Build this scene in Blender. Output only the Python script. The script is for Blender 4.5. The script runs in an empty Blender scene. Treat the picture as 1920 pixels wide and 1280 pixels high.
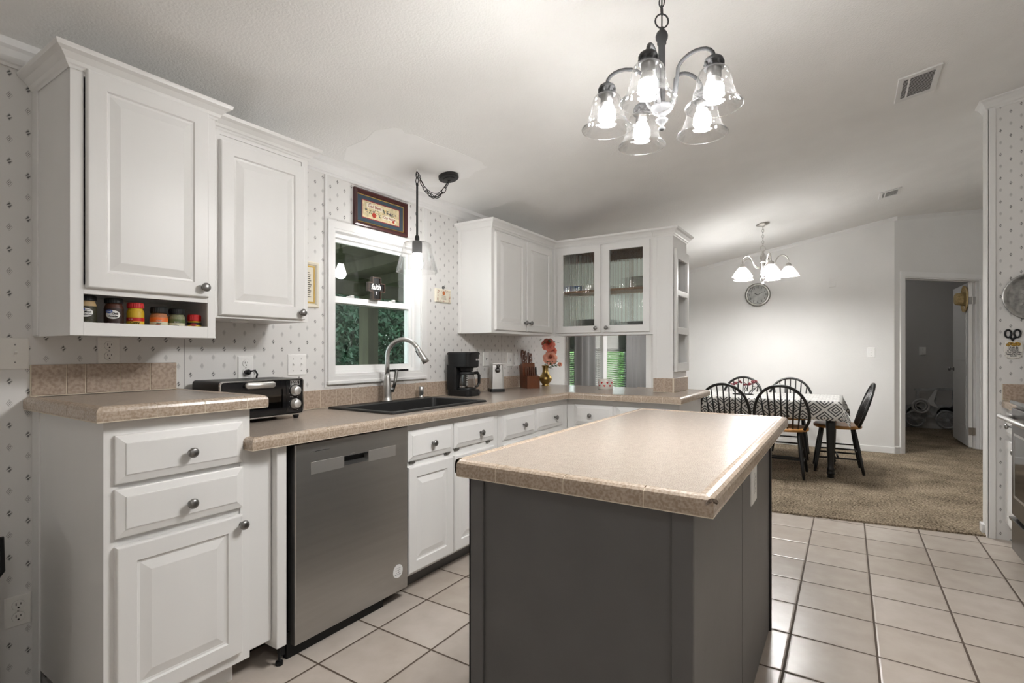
import bpy, bmesh, math, random
from mathutils import Vector, Matrix
from math import sin, cos, pi, radians
S = bpy.context.scene
COL = S.collection
random.seed(7)

# ------------------------------------------------------------------ camera
cam_d = bpy.data.cameras.new('camera')
cam = bpy.data.objects.new('camera', cam_d); COL.objects.link(cam)
cam_d.sensor_width = 36.0
cam_d.lens = 971.6 / 1920 * 36.0
cam_d.shift_y = 19.3 / 1920
cam_d.clip_start = 0.02
YAW = radians(32.902)
cam.location = (0, 0, 1.18)
cam.rotation_euler = (radians(90), 0, YAW - radians(90))
S.camera = cam

# ------------------------------------------------------------------ view / world
S.view_settings.view_transform = 'Standard'
S.view_settings.look = 'None'
S.view_settings.gamma = 1.0
S.view_settings.use_curve_mapping = False
S.view_settings.exposure = 0.34
BULB_POWER = {'chandelier': 700.0, 'chandelier_side': 230.0, 'pendant': 115.0, 'dining': 640.0, 'lamp': 95.0, 'ceiling': 480.0, 'ceiling_fill_side': 30.0, 'bedroom_fill': 100.0, 'hall': 340.0}  # the ceiling, hall and doorway-room entries drive added fill lamps
world = bpy.data.worlds.new('world'); S.world = world
world.use_nodes = True
nt = world.node_tree; nt.nodes.clear()
sky = nt.nodes.new('ShaderNodeTexSky'); sky.sky_type = 'HOSEK_WILKIE'
sky.sun_direction = (0.3, 0.6, 0.5); sky.turbidity = 6.0; sky.ground_albedo = 0.25
bg = nt.nodes.new('ShaderNodeBackground'); bg.inputs[1].default_value = 7.0
mixw = nt.nodes.new('ShaderNodeMix'); mixw.data_type = 'RGBA'; mixw.inputs[0].default_value = 0.6
mixw.inputs[7].default_value = (0.86, 0.93, 0.98, 1)
wo = nt.nodes.new('ShaderNodeOutputWorld')
nt.links.new(sky.outputs[0], mixw.inputs[6]); nt.links.new(mixw.outputs[2], bg.inputs[0]); nt.links.new(bg.outputs[0], wo.inputs[0])
S.cycles.max_bounces = 10
S.cycles.diffuse_bounces = 5
S.cycles.glossy_bounces = 5
S.cycles.transmission_bounces = 8
S.cycles.transparent_max_bounces = 16
S.cycles.caustics_reflective = False
S.cycles.sample_clamp_indirect = 6.0

# ------------------------------------------------------------------ helpers: meshes
ROOTM = {}
class MB:
    """collects geometry, then links it as one mesh object"""
    def __init__(s, M=None):
        s.bm = bmesh.new(); s.mi = 0; s.M = M or Matrix.Identity(4); s.sm = False
    def _fin(s, v0, f0):
        s.bm.verts.ensure_lookup_table(); s.bm.faces.ensure_lookup_table()
        for f in s.bm.faces[f0:]:
            f.material_index = s.mi; f.smooth = s.sm
    def _mark(s):
        return len(s.bm.verts), len(s.bm.faces)
    def v(s, p):
        return s.bm.verts.new(s.M @ Vector(p))
    def f(s, vs):
        try:
            fc = s.bm.faces.new(vs); fc.material_index = s.mi; fc.smooth = s.sm
            return fc
        except ValueError:
            return None
    def box(s, x0, x1, y0, y1, z0, z1, bev=0.0, seg=2):
        P = [(x0,y0,z0),(x1,y0,z0),(x1,y1,z0),(x0,y1,z0),(x0,y0,z1),(x1,y0,z1),(x1,y1,z1),(x0,y1,z1)]
        vs = [s.v(p) for p in P]
        fs = [s.f([vs[i] for i in q]) for q in ((0,3,2,1),(4,5,6,7),(0,1,5,4),(1,2,6,5),(2,3,7,6),(3,0,4,7))]
        if bev > 0:
            es = list({e for f in fs for e in f.edges})
            r = bmesh.ops.bevel(s.bm, geom=es, offset=bev, segments=seg, profile=0.5, affect='EDGES')
            for f in r['faces']: f.material_index = s.mi; f.smooth = s.sm
        return s
    def loops(s, rings, close=True, cap0=True, cap1=True):
        R = [[s.v(p) for p in r] for r in rings]
        n = len(R[0])
        for a, b in zip(R[:-1], R[1:]):
            for i in range(n if close else n - 1):
                j = (i + 1) % n
                s.f([a[i], a[j], b[j], b[i]])
        if cap0: s.f(R[0][::-1])
        if cap1: s.f(R[-1])
        return R
    def tube(s, path, r, n=8, caps=True, close=False):
        path = [Vector(p) for p in path]
        m = len(path)
        rr = r if isinstance(r, (list, tuple)) else [r] * m
        rings = []; ref = None
        for i, p in enumerate(path):
            if close: t = path[(i+1) % m] - path[i-1]
            else: t = path[min(i+1, m-1)] - path[max(i-1, 0)]
            t.normalize()
            if ref is None:
                ref = Vector((0,0,1)) if abs(t.z) < .9 else Vector((1,0,0))
            u = (ref - t * ref.dot(t)).normalized(); w = t.cross(u); ref = u
            rings.append([p + (u * cos(2*pi*k/n) + w * sin(2*pi*k/n)) * rr[i] for k in range(n)])
        if close:
            rings.append(rings[0]); s.loops(rings, True, False, False)
        else: s.loops(rings, True, caps, caps)
        return s
    def lathe(s, prof, c=(0,0,0), n=24, axis='z', cap0=True, cap1=True, M=None):
        A = M or (Matrix.Identity(4) if axis == 'z' else Matrix.Rotation(-pi/2, 4, 'X') if axis == 'y' else Matrix.Rotation(pi/2, 4, 'Y'))
        c = Vector(c); rings = []
        for r, z in prof:
            rings.append([c + A @ Vector((r*cos(2*pi*k/n), r*sin(2*pi*k/n), z)) for k in range(n)])
        s.loops(rings, True, cap0, cap1)
        return s
    def prism(s, poly, d0, d1, plane='xz'):
        def P(a, b, d):
            return {'xz': (a, d, b), 'yz': (d, a, b), 'xy': (a, b, d)}[plane]
        s.loops([[P(a, b, d0) for a, b in poly], [P(a, b, d1) for a, b in poly]])
        return s
    def nested(s, o, U, V, N, w, h, rings):
        """concentric rectangles (offset, height): raised panels, framed faces"""
        o, U, V, N = Vector(o), Vector(U), Vector(V), Vector(N)
        R = []
        for off, ht in rings:
            R.append([o + U*a + V*b + N*ht for a, b in ((off,off),(w-off,off),(w-off,h-off),(off,h-off))])
        s.loops(R, True, True, True)
        return s
    def frame(s, o, U, V, N, w, h, fw, t, fwb=None, fwt=None):
        """a flat frame: outer rect w x h, member width fw, thickness t"""
        o, U, V, N = Vector(o), Vector(U), Vector(V), Vector(N)
        fb = fw if fwb is None else fwb; ft = fw if fwt is None else fwt
        for a0, a1, b0, b1 in ((0, fw, 0, h), (w-fw, w, 0, h), (fw, w-fw, 0, fb), (fw, w-fw, h-ft, h)):
            q = [(a0,b0),(a1,b0),(a1,b1),(a0,b1)]
            s.loops([[o+U*a+V*b for a, b in q], [o+U*a+V*b+N*t for a, b in q]])
        return s
    def sweep(s, path, prof, closed_prof=True, n0=None, n1=None, left=True):
        """prof (out, up) along a horizontal polyline of 3D points, mitred"""
        path = [Vector(p) for p in path]; rings = []
        for i, p in enumerate(path):
            def nrm(a, b):
                t = (b - a); t.z = 0; t.normalize()
                return Vector((-t.y, t.x, 0)) if left else Vector((t.y, -t.x, 0))
            if i == 0: m = n0 or nrm(p, path[1])
            elif i == len(path)-1: m = n1 or nrm(path[-2], p)
            else:
                a, b = nrm(path[i-1], p), nrm(p, path[i+1])
                m = (a + b); m = m / max(.2, m.dot(a))
            m = Vector(m)
            rings.append([p + m*o + Vector((0,0,u)) for o, u in prof])
        s.loops(rings, closed_prof, closed_prof, closed_prof)
        return s
    def build(s, name, mat, parent=None, local=False):
        bmesh.ops.recalc_face_normals(s.bm, faces=s.bm.faces)
        me = bpy.data.meshes.new(name)
        if parent is not None and not local:
            s.bm.transform(ROOTM[parent.name].inverted())
        s.bm.to_mesh(me); s.bm.free()
        for m in (mat if isinstance(mat, (list, tuple)) else [mat]): me.materials.append(m)
        o = bpy.data.objects.new(name, me); COL.objects.link(o)
        if parent is not None:
            o.parent = parent; ROOTM[o.name] = ROOTM[parent.name]
        else: ROOTM[o.name] = Matrix.Identity(4)
        return o

def tag(o, label=None, cat=None, group=None, kind=None):
    if label: o['label'] = label
    if cat: o['category'] = cat
    if group: o['group'] = group
    if kind: o['kind'] = kind
    return o
def thing(name, loc, label, cat, group=None, rz=0.0):
    o = bpy.data.objects.new(name, None); COL.objects.link(o)
    o.empty_display_size = .05; o.location = loc; o.rotation_euler = (0, 0, rz)
    ROOTM[o.name] = Matrix.Translation(Vector(loc)) @ Matrix.Rotation(rz, 4, 'Z')
    return tag(o, label, cat, group)
def struct(o):
    o['kind'] = 'structure'; return o
def sroot(name, loc=(0,0,0)):
    o = bpy.data.objects.new(name, None); COL.objects.link(o); o.location = loc
    ROOTM[o.name] = Matrix.Translation(Vector(loc)); o['kind'] = 'structure'; return o
def kids(o): return [c for c in bpy.data.objects if c.parent == o]
def copy_tree(o, parent=None):
    c = o.copy(); COL.objects.link(c)
    if parent is not None: c.parent = parent
    ROOTM[c.name] = ROOTM.get(o.name, Matrix.Identity(4))
    for ch in kids(o): copy_tree(ch, c)
    return c
def text_bm(mb, body, size, place, depth=0.0006, sx=1.0, bold=0.0, font_align='CENTER'):
    """lettering as real mesh: place(u, v, w) maps the text plane to the world"""
    cu = bpy.data.curves.new('t', 'FONT'); cu.body = body; cu.size = size; cu.align_x = font_align; cu.align_y = 'CENTER'
    cu.extrude = depth / 2; cu.resolution_u = 2; cu.offset = bold
    o = bpy.data.objects.new('t', cu); COL.objects.link(o)
    bpy.context.view_layer.update()
    me = o.evaluated_get(bpy.context.evaluated_depsgraph_get()).to_mesh()
    vs = [mb.v(place(v.co.x * sx, v.co.y, v.co.z)) for v in me.vertices]
    for p in me.polygons: mb.f([vs[i] for i in p.vertices])
    o.to_mesh_clear(); bpy.data.objects.remove(o); bpy.data.curves.remove(cu)

# ------------------------------------------------------------------ helpers: materials
def newmat(name):
    m = bpy.data.materials.new(name); m.use_nodes = True
    n = m.node_tree.nodes; return m, n, m.node_tree.links, n['Principled BSDF']
def mat(name, col, rough=.5, metal=0.0, spec=.5, var=0.0, scale=20.0, bump=0.0, bscale=80.0, stretch=None, coat=0.0):
    m, n, l, b = newmat(name)
    b.inputs['Base Color'].default_value = (*col, 1); b.inputs['Roughness'].default_value = rough
    b.inputs['Metallic'].default_value = metal; b.inputs['Specular IOR Level'].default_value = spec
    b.inputs['Coat Weight'].default_value = coat
    tc = n.new('ShaderNodeTexCoord'); mp = n.new('ShaderNodeMapping'); l.new(tc.outputs['Object'], mp.inputs[0])
    if stretch: mp.inputs['Scale'].default_value = stretch
    if var > 0:
        t = n.new('ShaderNodeTexNoise'); t.inputs['Scale'].default_value = scale; t.inputs['Detail'].default_value = 4
        l.new(mp.outputs[0], t.inputs['Vector'])
        r = n.new('ShaderNodeValToRGB'); l.new(t.outputs['Fac'], r.inputs[0])
        r.color_ramp.elements[0].position = .3; r.color_ramp.elements[1].position = .7
        r.color_ramp.elements[0].color = (*[max(0, c*(1-var)) for c in col], 1)
        r.color_ramp.elements[1].color = (*[min(1, c*(1+var)) for c in col], 1)
        l.new(r.outputs[0], b.inputs['Base Color'])
    if bump > 0:
        t2 = n.new('ShaderNodeTexNoise'); t2.inputs['Scale'].default_value = bscale; t2.inputs['Detail'].default_value = 3
        l.new(mp.outputs[0], t2.inputs['Vector'])
        bp = n.new('ShaderNodeBump'); bp.inputs['Strength'].default_value = bump; bp.inputs['Distance'].default_value = .004
        l.new(t2.outputs['Fac'], bp.inputs['Height']); l.new(bp.outputs[0], b.inputs['Normal'])
    return m
def math_n(n, l, op, a, b=None, c=None):
    k = n.new('ShaderNodeMath'); k.operation = op
    for i, x in enumerate((a, b, c)):
        if x is None: continue
        if isinstance(x, (int, float)): k.inputs[i].default_value = x
        else: l.new(x, k.inputs[i])
    return k.outputs[0]
def emit(name, col, st):
    m = bpy.data.materials.new(name); m.use_nodes = True; n = m.node_tree.nodes; n.clear()
    e = n.new('ShaderNodeEmission'); e.inputs[0].default_value = (*col, 1); e.inputs[1].default_value = st
    o = n.new('ShaderNodeOutputMaterial'); m.node_tree.links.new(e.outputs[0], o.inputs[0]); return m
def thin_glass(name, tint=(1,1,1), ior=1.45, boost=1.0, haze=0.0):
    m = bpy.data.materials.new(name); m.use_nodes = True; n = m.node_tree.nodes; l = m.node_tree.links; n.clear()
    lw = n.new('ShaderNodeLayerWeight'); lw.inputs[0].default_value = .5
    f = math_n(n, l, 'MULTIPLY', math_n(n, l, 'ADD', .05, math_n(n, l, 'MULTIPLY', math_n(n, l, 'POWER', lw.outputs['Facing'], 3.0), .85)), boost)
    t = n.new('ShaderNodeBsdfTransparent'); t.inputs[0].default_value = (*tint, 1)
    g = n.new('ShaderNodeBsdfGlossy'); g.inputs['Roughness'].default_value = .02
    mx = n.new('ShaderNodeMixShader'); l.new(f, mx.inputs[0]); l.new(t.outputs[0], mx.inputs[1]); l.new(g.outputs[0], mx.inputs[2])
    o = n.new('ShaderNodeOutputMaterial'); last = mx.outputs[0]
    if haze > 0:
        tl = n.new('ShaderNodeBsdfTranslucent'); hz = math_n(n, l, 'MULTIPLY', math_n(n, l, 'ADD', .12, math_n(n, l, 'POWER', lw.outputs['Facing'], 4.0)), haze)
        m2 = n.new('ShaderNodeMixShader'); l.new(hz, m2.inputs[0]); l.new(last, m2.inputs[1]); l.new(tl.outputs[0], m2.inputs[2]); last = m2.outputs[0]
    l.new(last, o.inputs[0]); return m

def wallpaper():
    m, n, l, b = newmat('wallpaper')
    tc = n.new('ShaderNodeTexCoord'); sp = n.new('ShaderNodeSeparateXYZ'); l.new(tc.outputs['Object'], sp.inputs[0])
    M = lambda *a: math_n(n, l, *a)
    u = M('ADD', sp.outputs[0], sp.outputs[1]); z = sp.outputs[2]
    CW, CH = .096, .0745
    def motif(du, dz):
        a = M('ADD', M('DIVIDE', u, CW), du); bq = M('ADD', M('DIVIDE', z, CH), dz)
        p = M('MULTIPLY', M('SUBTRACT', M('FRACT', a), .5), CW / .0088)
        q = M('MULTIPLY', M('SUBTRACT', M('FRACT', bq), .5), CH / .0138)
        d = M('ADD', M('ABSOLUTE', p), M('ABSOLUTE', q))
        rowp = M('FLOORED_MODULO', M('FLOOR', bq), 2.0)
        # two solid triangles with a light slash between
        tri = M('MULTIPLY', M('LESS_THAN', d, .72), M('GREATER_THAN', M('ABSOLUTE', M('SUBTRACT', q, M('MULTIPLY', p, .35))), .13))
        # outlined: fine diagonal strokes
        stro = M('GREATER_THAN', M('FRACT', M('ADD', M('MULTIPLY', M('SUBTRACT', p, q), 1.9), .2)), .62)
        lin = M('MULTIPLY', M('LESS_THAN', d, .76), stro)
        ring = M('MULTIPLY', M('GREATER_THAN', d, .84), M('LESS_THAN', d, 1.0))
        sel = M('ADD', M('MULTIPLY', tri, M('SUBTRACT', 1.0, rowp)), M('MULTIPLY', M('MULTIPLY', lin, .92), rowp))
        return M('MAXIMUM', sel, M('MULTIPLY', ring, .42))
    mk = M('MAXIMUM', motif(.0, .0), motif(.5, .5))
    # vinyl panel seams
    sx = None
    for xs in (-.12, 1.10, 3.52):
        e = M('LESS_THAN', M('ABSOLUTE', M('SUBTRACT', sp.outputs[0], xs)), .0014)
        sx = e if sx is None else M('MAXIMUM', sx, e)
    mk = M('MAXIMUM', M('MULTIPLY', mk, .85), M('MULTIPLY', sx, .6))
    t = n.new('ShaderNodeTexNoise'); t.inputs['Scale'].default_value = 6; l.new(tc.outputs['Object'], t.inputs['Vector'])
    mx = n.new('ShaderNodeMix'); mx.data_type = 'RGBA'; l.new(t.outputs['Fac'], mx.inputs[0])
    mx.inputs[6].default_value = (.70, .69, .675, 1); mx.inputs[7].default_value = (.76, .75, .735, 1)
    m2 = n.new('ShaderNodeMix'); m2.data_type = 'RGBA'; l.new(mk, m2.inputs[0]); l.new(mx.outputs[2], m2.inputs[6])
    m2.inputs[7].default_value = (.022, .022, .025, 1)
    l.new(m2.outputs[2], b.inputs['Base Color']); b.inputs['Roughness'].default_value = .55
    return m
def floor_tile():
    m, n, l, b = newmat('beige_floor_tile')
    tc = n.new('ShaderNodeTexCoord'); sp = n.new('ShaderNodeSeparateXYZ'); l.new(tc.outputs['Object'], sp.inputs[0])
    M = lambda *a: math_n(n, l, *a)
    a = M('DIVIDE', M('SUBTRACT', sp.outputs[0], 2.454), .3015); c = M('DIVIDE', M('SUBTRACT', sp.outputs[1], .1985), .2965)
    fa, fc = M('FRACT', a), M('FRACT', c)
    da = M('MULTIPLY', M('MINIMUM', fa, M('SUBTRACT', 1.0, fa)), .3015); dc = M('MULTIPLY', M('MINIMUM', fc, M('SUBTRACT', 1.0, fc)), .2965)
    d = M('MINIMUM', da, dc)
    g = M('LESS_THAN', d, .0041)
    cb = n.new('ShaderNodeCombineXYZ'); l.new(M('FLOOR', a), cb.inputs[0]); l.new(M('FLOOR', c), cb.inputs[1])
    wn = n.new('ShaderNodeTexWhiteNoise'); l.new(cb.outputs[0], wn.inputs['Vector'])
    t = n.new('ShaderNodeTexNoise'); t.inputs['Scale'].default_value = 9; t.inputs['Detail'].default_value = 6; l.new(tc.outputs['Object'], t.inputs['Vector'])
    f = M('ADD', M('MULTIPLY', t.outputs['Fac'], .7), M('MULTIPLY', wn.outputs['Value'], .3))
    r = n.new('ShaderNodeValToRGB'); l.new(f, r.inputs[0])
    r.color_ramp.elements[0].position = .25; r.color_ramp.elements[0].color = (.45, .39, .335, 1)
    r.color_ramp.elements[1].position = .75; r.color_ramp.elements[1].color = (.56, .50, .445, 1)
    mx = n.new('ShaderNodeMix'); mx.data_type = 'RGBA'; l.new(g, mx.inputs[0]); l.new(r.outputs[0], mx.inputs[6]); mx.inputs[7].default_value = (.085, .06, .042, 1)
    l.new(mx.outputs[2], b.inputs['Base Color'])
    l.new(M('ADD', .27, M('MULTIPLY', g, .5)), b.inputs['Roughness'])
    t2 = n.new('ShaderNodeTexNoise'); t2.inputs['Scale'].default_value = 16; t2.inputs['Detail'].default_value = 3; l.new(tc.outputs['Object'], t2.inputs['Vector'])
    hgt = M('ADD', M('MULTIPLY', M('MINIMUM', M('DIVIDE', d, .010), 1.0), 1.0), M('MULTIPLY', t2.outputs['Fac'], .55))
    bp = n.new('ShaderNodeBump'); bp.inputs['Strength'].default_value = .5; bp.inputs['Distance'].default_value = .0035
    l.new(hgt, bp.inputs['Height']); l.new(bp.outputs[0], b.inputs['Normal'])
    return m
def speckle(name, c0, c1, rough, scale=230.0, bump=0.0):
    m, n, l, b = newmat(name)
    tc = n.new('ShaderNodeTexCoord')
    t = n.new('ShaderNodeTexNoise'); t.inputs['Scale'].default_value = scale; t.inputs['Detail'].default_value = 2; l.new(tc.outputs['Object'], t.inputs['Vector'])
    t2 = n.new('ShaderNodeTexNoise'); t2.inputs['Scale'].default_value = scale/9; t2.inputs['Detail'].default_value = 4; l.new(tc.outputs['Object'], t2.inputs['Vector'])
    f = math_n(n, l, 'ADD', math_n(n, l, 'MULTIPLY', t.outputs['Fac'], .85), math_n(n, l, 'MULTIPLY', t2.outputs['Fac'], .15))
    r = n.new('ShaderNodeValToRGB'); l.new(f, r.inputs[0])
    r.color_ramp.elements[0].position = .38; r.color_ramp.elements[0].color = (*c0, 1)
    r.color_ramp.elements[1].position = .58; r.color_ramp.elements[1].color = (*c1, 1)
    l.new(r.outputs[0], b.inputs['Base Color']); b.inputs['Roughness'].default_value = rough
    if bump:
        bp = n.new('ShaderNodeBump'); bp.inputs['Strength'].default_value = bump; bp.inputs['Distance'].default_value = .002
        l.new(t2.outputs['Fac'], bp.inputs['Height']); l.new(bp.outputs[0], b.inputs['Normal'])
    return m
def carpet_mat():
    m, n, l, b = newmat('carpet')
    tc = n.new('ShaderNodeTexCoord')
    M = lambda *a: math_n(n, l, *a)
    t = n.new('ShaderNodeTexNoise'); t.inputs['Scale'].default_value = 75; t.inputs['Detail'].default_value = 6; l.new(tc.outputs['Object'], t.inputs['Vector'])
    t2 = n.new('ShaderNodeTexNoise'); t2.inputs['Scale'].default_value = 3.5; t2.inputs['Detail'].default_value = 4; l.new(tc.outputs['Object'], t2.inputs['Vector'])
    f = M('ADD', M('MULTIPLY', t.outputs['Fac'], .72), M('MULTIPLY', t2.outputs['Fac'], .28))
    r = n.new('ShaderNodeValToRGB'); l.new(f, r.inputs[0])
    r.color_ramp.elements[0].position = .36; r.color_ramp.elements[0].color = (.065, .048, .030, 1)
    r.color_ramp.elements[1].position = .62; r.color_ramp.elements[1].color = (.41, .335, .245, 1)
    l.new(r.outputs[0], b.inputs['Base Color']); b.inputs['Roughness'].default_value = 1.0; b.inputs['Specular IOR Level'].default_value = .05
    bp = n.new('ShaderNodeBump'); bp.inputs['Strength'].default_value = 1.0; bp.inputs['Distance'].default_value = .012
    l.new(f, bp.inputs['Height']); l.new(bp.outputs[0], b.inputs['Normal'])
    return m
def cloth_pattern():
    m, n, l, b = newmat('geometric_cloth')
    uv = n.new('ShaderNodeUVMap'); sp = n.new('ShaderNodeSeparateXYZ'); l.new(uv.outputs[0], sp.inputs[0])
    M = lambda *a: math_n(n, l, *a)
    P, Q = .175, .15
    p = M('ABSOLUTE', M('SUBTRACT', M('FRACT', M('DIVIDE', sp.outputs[0], P)), .5))
    q = M('ABSOLUTE', M('SUBTRACT', M('FRACT', M('DIVIDE', sp.outputs[1], Q)), .5))
    d = M('ADD', p, q)
    e = M('ADD', M('ABSOLUTE', M('SUBTRACT', p, .5)), M('ABSOLUTE', M('SUBTRACT', q, .5)))
    dd = M('MINIMUM', d, M('MAXIMUM', M('SUBTRACT', .98, d), .0))
    st = M('LESS_THAN', M('FRACT', M('ADD', M('MULTIPLY', dd, 5.6), .25)), .5)
    mx = n.new('ShaderNodeMix'); mx.data_type = 'RGBA'; l.new(st, mx.inputs[0])
    mx.inputs[6].default_value = (.70, .69, .66, 1); mx.inputs[7].default_value = (.05, .05, .052, 1)
    l.new(mx.outputs[2], b.inputs['Base Color']); b.inputs['Roughness'].default_value = .45
    return m
def leafmat(name, c0, c1, scale=6):
    return mat(name, tuple((a+b)/2 for a, b in zip(c0, c1)), .7, var=.55, scale=scale)
def oak(name, c, rough=.4):
    return mat(name, c, rough, var=.28, scale=14, stretch=(1, 1, .12))

WP = wallpaper()
WHITE = mat('white_cabinet_paint', (.79, .785, .772), .38, var=.02, scale=5, bump=.06, bscale=30, stretch=(1,1,.15))
TRIMW = mat('white_trim_paint', (.76, .755, .745), .4)
VINYL = mat('white_vinyl', (.82, .82, .81), .35)
WALLW = mat('white_wall_paint', (.72, .712, .695), .75, var=.02, scale=3, bump=.18, bscale=60)
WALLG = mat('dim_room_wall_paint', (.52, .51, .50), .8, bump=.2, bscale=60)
CEIL = mat('textured_ceiling_paint', (.84, .835, .82), .9, var=.02, scale=4, bump=.55, bscale=110)
PATCH = mat('smooth_ceiling_plaster', (.89, .885, .875), .85, var=.015, scale=7)
TILE = floor_tile(); CARPET = carpet_mat()
LAM = speckle('counter_laminate', (.27, .222, .182), (.45, .385, .33), .24, 420)
CAPT = speckle('counter_edge_tile', (.34, .262, .195), (.48, .39, .31), .25, 150, .3)
SPLT = speckle('backsplash_tile', (.34, .258, .195), (.47, .375, .30), .42, 80, .3)
GROUT = mat('cream_grout', (.70, .62, .50), .8)
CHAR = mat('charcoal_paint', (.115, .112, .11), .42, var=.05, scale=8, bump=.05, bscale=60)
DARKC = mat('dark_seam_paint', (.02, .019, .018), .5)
STEEL = mat('brushed_stainless', (.50, .495, .48), .38, 1.0, var=.04, scale=40, stretch=(.05, 1, 1), bump=.03, bscale=200)
STEELD = mat('dark_stainless', (.17, .165, .16), .3, 1.0, var=.04, scale=40, stretch=(.05, 1, 1))
STEELL = mat('light_stainless', (.72, .715, .70), .42, 1.0)
NICK = mat('brushed_nickel', (.50, .48, .455), .28, 1.0)
PEWT = mat('pewter', (.26, .255, .25), .33, 1.0)
CHROME = mat('chrome', (.75, .75, .75), .12, 1.0)
GUN = mat('gunmetal', (.06, .06, .062), .55, 0.0, .25)
BLK = mat('black_plastic', (.009, .009, .0095), .42, 0.0, .3)
BLKM = mat('black_metal', (.014, .014, .014), .45, .3)
BLKW = mat('black_painted_wood', (.009, .0088, .0088), .32)
SINKM = mat('black_composite', (.012, .012, .012), .5, bump=.1, bscale=300)
HONEY = oak('honey_oak', (.50, .235, .065), .32)
BROWNW = oak('brown_cabinet_wood', (.17, .085, .045), .5)
SHELFW = oak('shelf_wood', (.36, .20, .11), .5)
KNIFEW = oak('reddish_wood', (.17, .052, .018), .35)
HANDW = oak('dark_handle_wood', (.11, .035, .015), .35)
CHERRY = mat('dark_cherry_frame', (.055, .015, .014), .3)
PORCHW = oak('porch_timber', (.10, .10, .06), .8)
OAKD = oak('dark_furniture_wood', (.06, .022, .012), .4)
PLATE = mat('almond_plastic', (.80, .785, .75), .45)
PLATEW = mat('painted_plate', (.86, .855, .84), .4)
SLOT = mat('socket_slot', (.03, .028, .026), .6)
BRASS = mat('aged_brass', (.40, .28, .10), .3, 1.0, var=.2, scale=12)
PAPER = mat('cream_paper', (.74, .69, .57), .7)
NAVY = mat('navy_mat_board', (.035, .06, .085), .7)
GOLD = mat('gold_trim', (.58, .38, .09), .4, .3)
REDD = mat('deep_red', (.36, .03, .025), .5)
RED = mat('red_plastic', (.52, .012, .014), .35)
INK = mat('black_ink', (.012, .012, .012), .6)
WHT = mat('white_print', (.80, .80, .79), .5)
GREENL = leafmat('rose_leaf', (.02, .05, .015), (.08, .14, .05))
PEACH = mat('peach_petal', (.84, .38, .27), .6, var=.22, scale=30)
CORAL = mat('coral_petal', (.74, .21, .14), .6, var=.25, scale=30)
CURT = mat('grey_curtain', (.20, .197, .198), .85, bump=.1, bscale=200)
def translucent(name, col, f=.45):
    m, n, l, b = newmat(name); b.inputs['Base Color'].default_value = (*col, 1); b.inputs['Roughness'].default_value = .5
    t = n.new('ShaderNodeBsdfTranslucent'); t.inputs[0].default_value = (*col, 1); x = n.new('ShaderNodeMixShader'); x.inputs[0].default_value = f
    l.new(b.outputs[0], x.inputs[1]); l.new(t.outputs[0], x.inputs[2]); l.new(x.outputs[0], n['Material Output'].inputs[0]); return m
BLIND = translucent('white_blind', (.82, .82, .80))
CER = mat('white_ceramic', (.76, .74, .69), .25)
CERG = mat('grey_ceramic', (.33, .34, .34), .3)
COB = mat('cobalt_glass', (.012, .014, .16), .12)
BLUEC = mat('blue_ceramic', (.06, .14, .34), .25)
CLEAR = thin_glass('clear_glass', (1, 1, 1), 1.5, 1.0)
PANE = thin_glass('window_glass', (.93, .96, .94), 1.5, 1.3)
DPANE = thin_glass('oven_glass', (.25, .25, .25), 1.5, 1.2)
BLKG = mat('black_glass', (.008, .008, .009), .06)
SHADEG = thin_glass('clear_shade_glass', (.985, .985, .985), 1.5, 1.2, .02)
JARG = thin_glass('jar_plastic', (.88, .84, .78), 1.45)
FROST = None
def reeded():
    m, n, l, b = newmat('reeded_glass')
    b.inputs['Base Color'].default_value = (.93, .97, .95, 1); b.inputs['Roughness'].default_value = .03
    b.inputs['Transmission Weight'].default_value = 1.0; b.inputs['IOR'].default_value = 1.45
    return m
REED = reeded()
LEAF1 = leafmat('outdoor_leaf_green', (.003, .022, .010), (.018, .085, .032), 2)
LEAF2 = leafmat('outdoor_leaf_yellow_green', (.07, .20, .03), (.22, .42, .12), 2)
LAWN = mat('lawn', (.09, .17, .05), 1, var=.4, scale=8)

# ------------------------------------------------------------------ room layout numbers (metres)
WY = 2.38                      # wall with the sink window
Z0, KS = 2.212, .18            # ceiling height there and its rise towards -y
RIDGE = -1.75
def zc(y): return Z0 + KS*(WY-y) if y > RIDGE else Z0 + KS*(WY-RIDGE) - KS*(RIDGE-y)
FX = 7.38

# ================================================================== ROOM SHELL
def holes_wall(mb, x0, x1, z0, ztop, holes, y0, y1):
    """wall slab along x with rectangular holes (hx0,hx1,hz0,hz1)"""
    xs = sorted({x0, x1, *[h[0] for h in holes], *[h[1] for h in holes]})
    for a, b in zip(xs[:-1], xs[1:]):
        hh = [h for h in holes if h[0] <= a + 1e-6 and h[1] >= b - 1e-6]
        if not hh: mb.box(a, b, y0, y1, z0, ztop)
        else:
            mb.box(a, b, y0, y1, z0, hh[0][2]); mb.box(a, b, y0, y1, hh[0][3], ztop)
m = MB(); m.box(-3.1, 4.62, -3.6, 2.5, -.08, 0); struct(m.build('floor', TILE))
m = MB()
def cx(y): return 4.416 - .143*(y + .746)
m.prism([(cx(-3.6), -3.6), (10.3, -3.6), (10.3, 2.38), (cx(2.38), 2.38)], -.05, .012, 'xy')
struct(m.build('floor_carpet', CARPET))
m = MB()
poly = [(2.52, zc(2.52)), (RIDGE, zc(RIDGE)), (-3.7, zc(-3.7)), (-3.7, zc(-3.7)+.1), (RIDGE, zc(RIDGE)+.1), (2.52, zc(2.52)+.1)]
m.prism(poly, -3.2, 10.4, 'yz'); struct(m.build('ceiling', CEIL))
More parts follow.
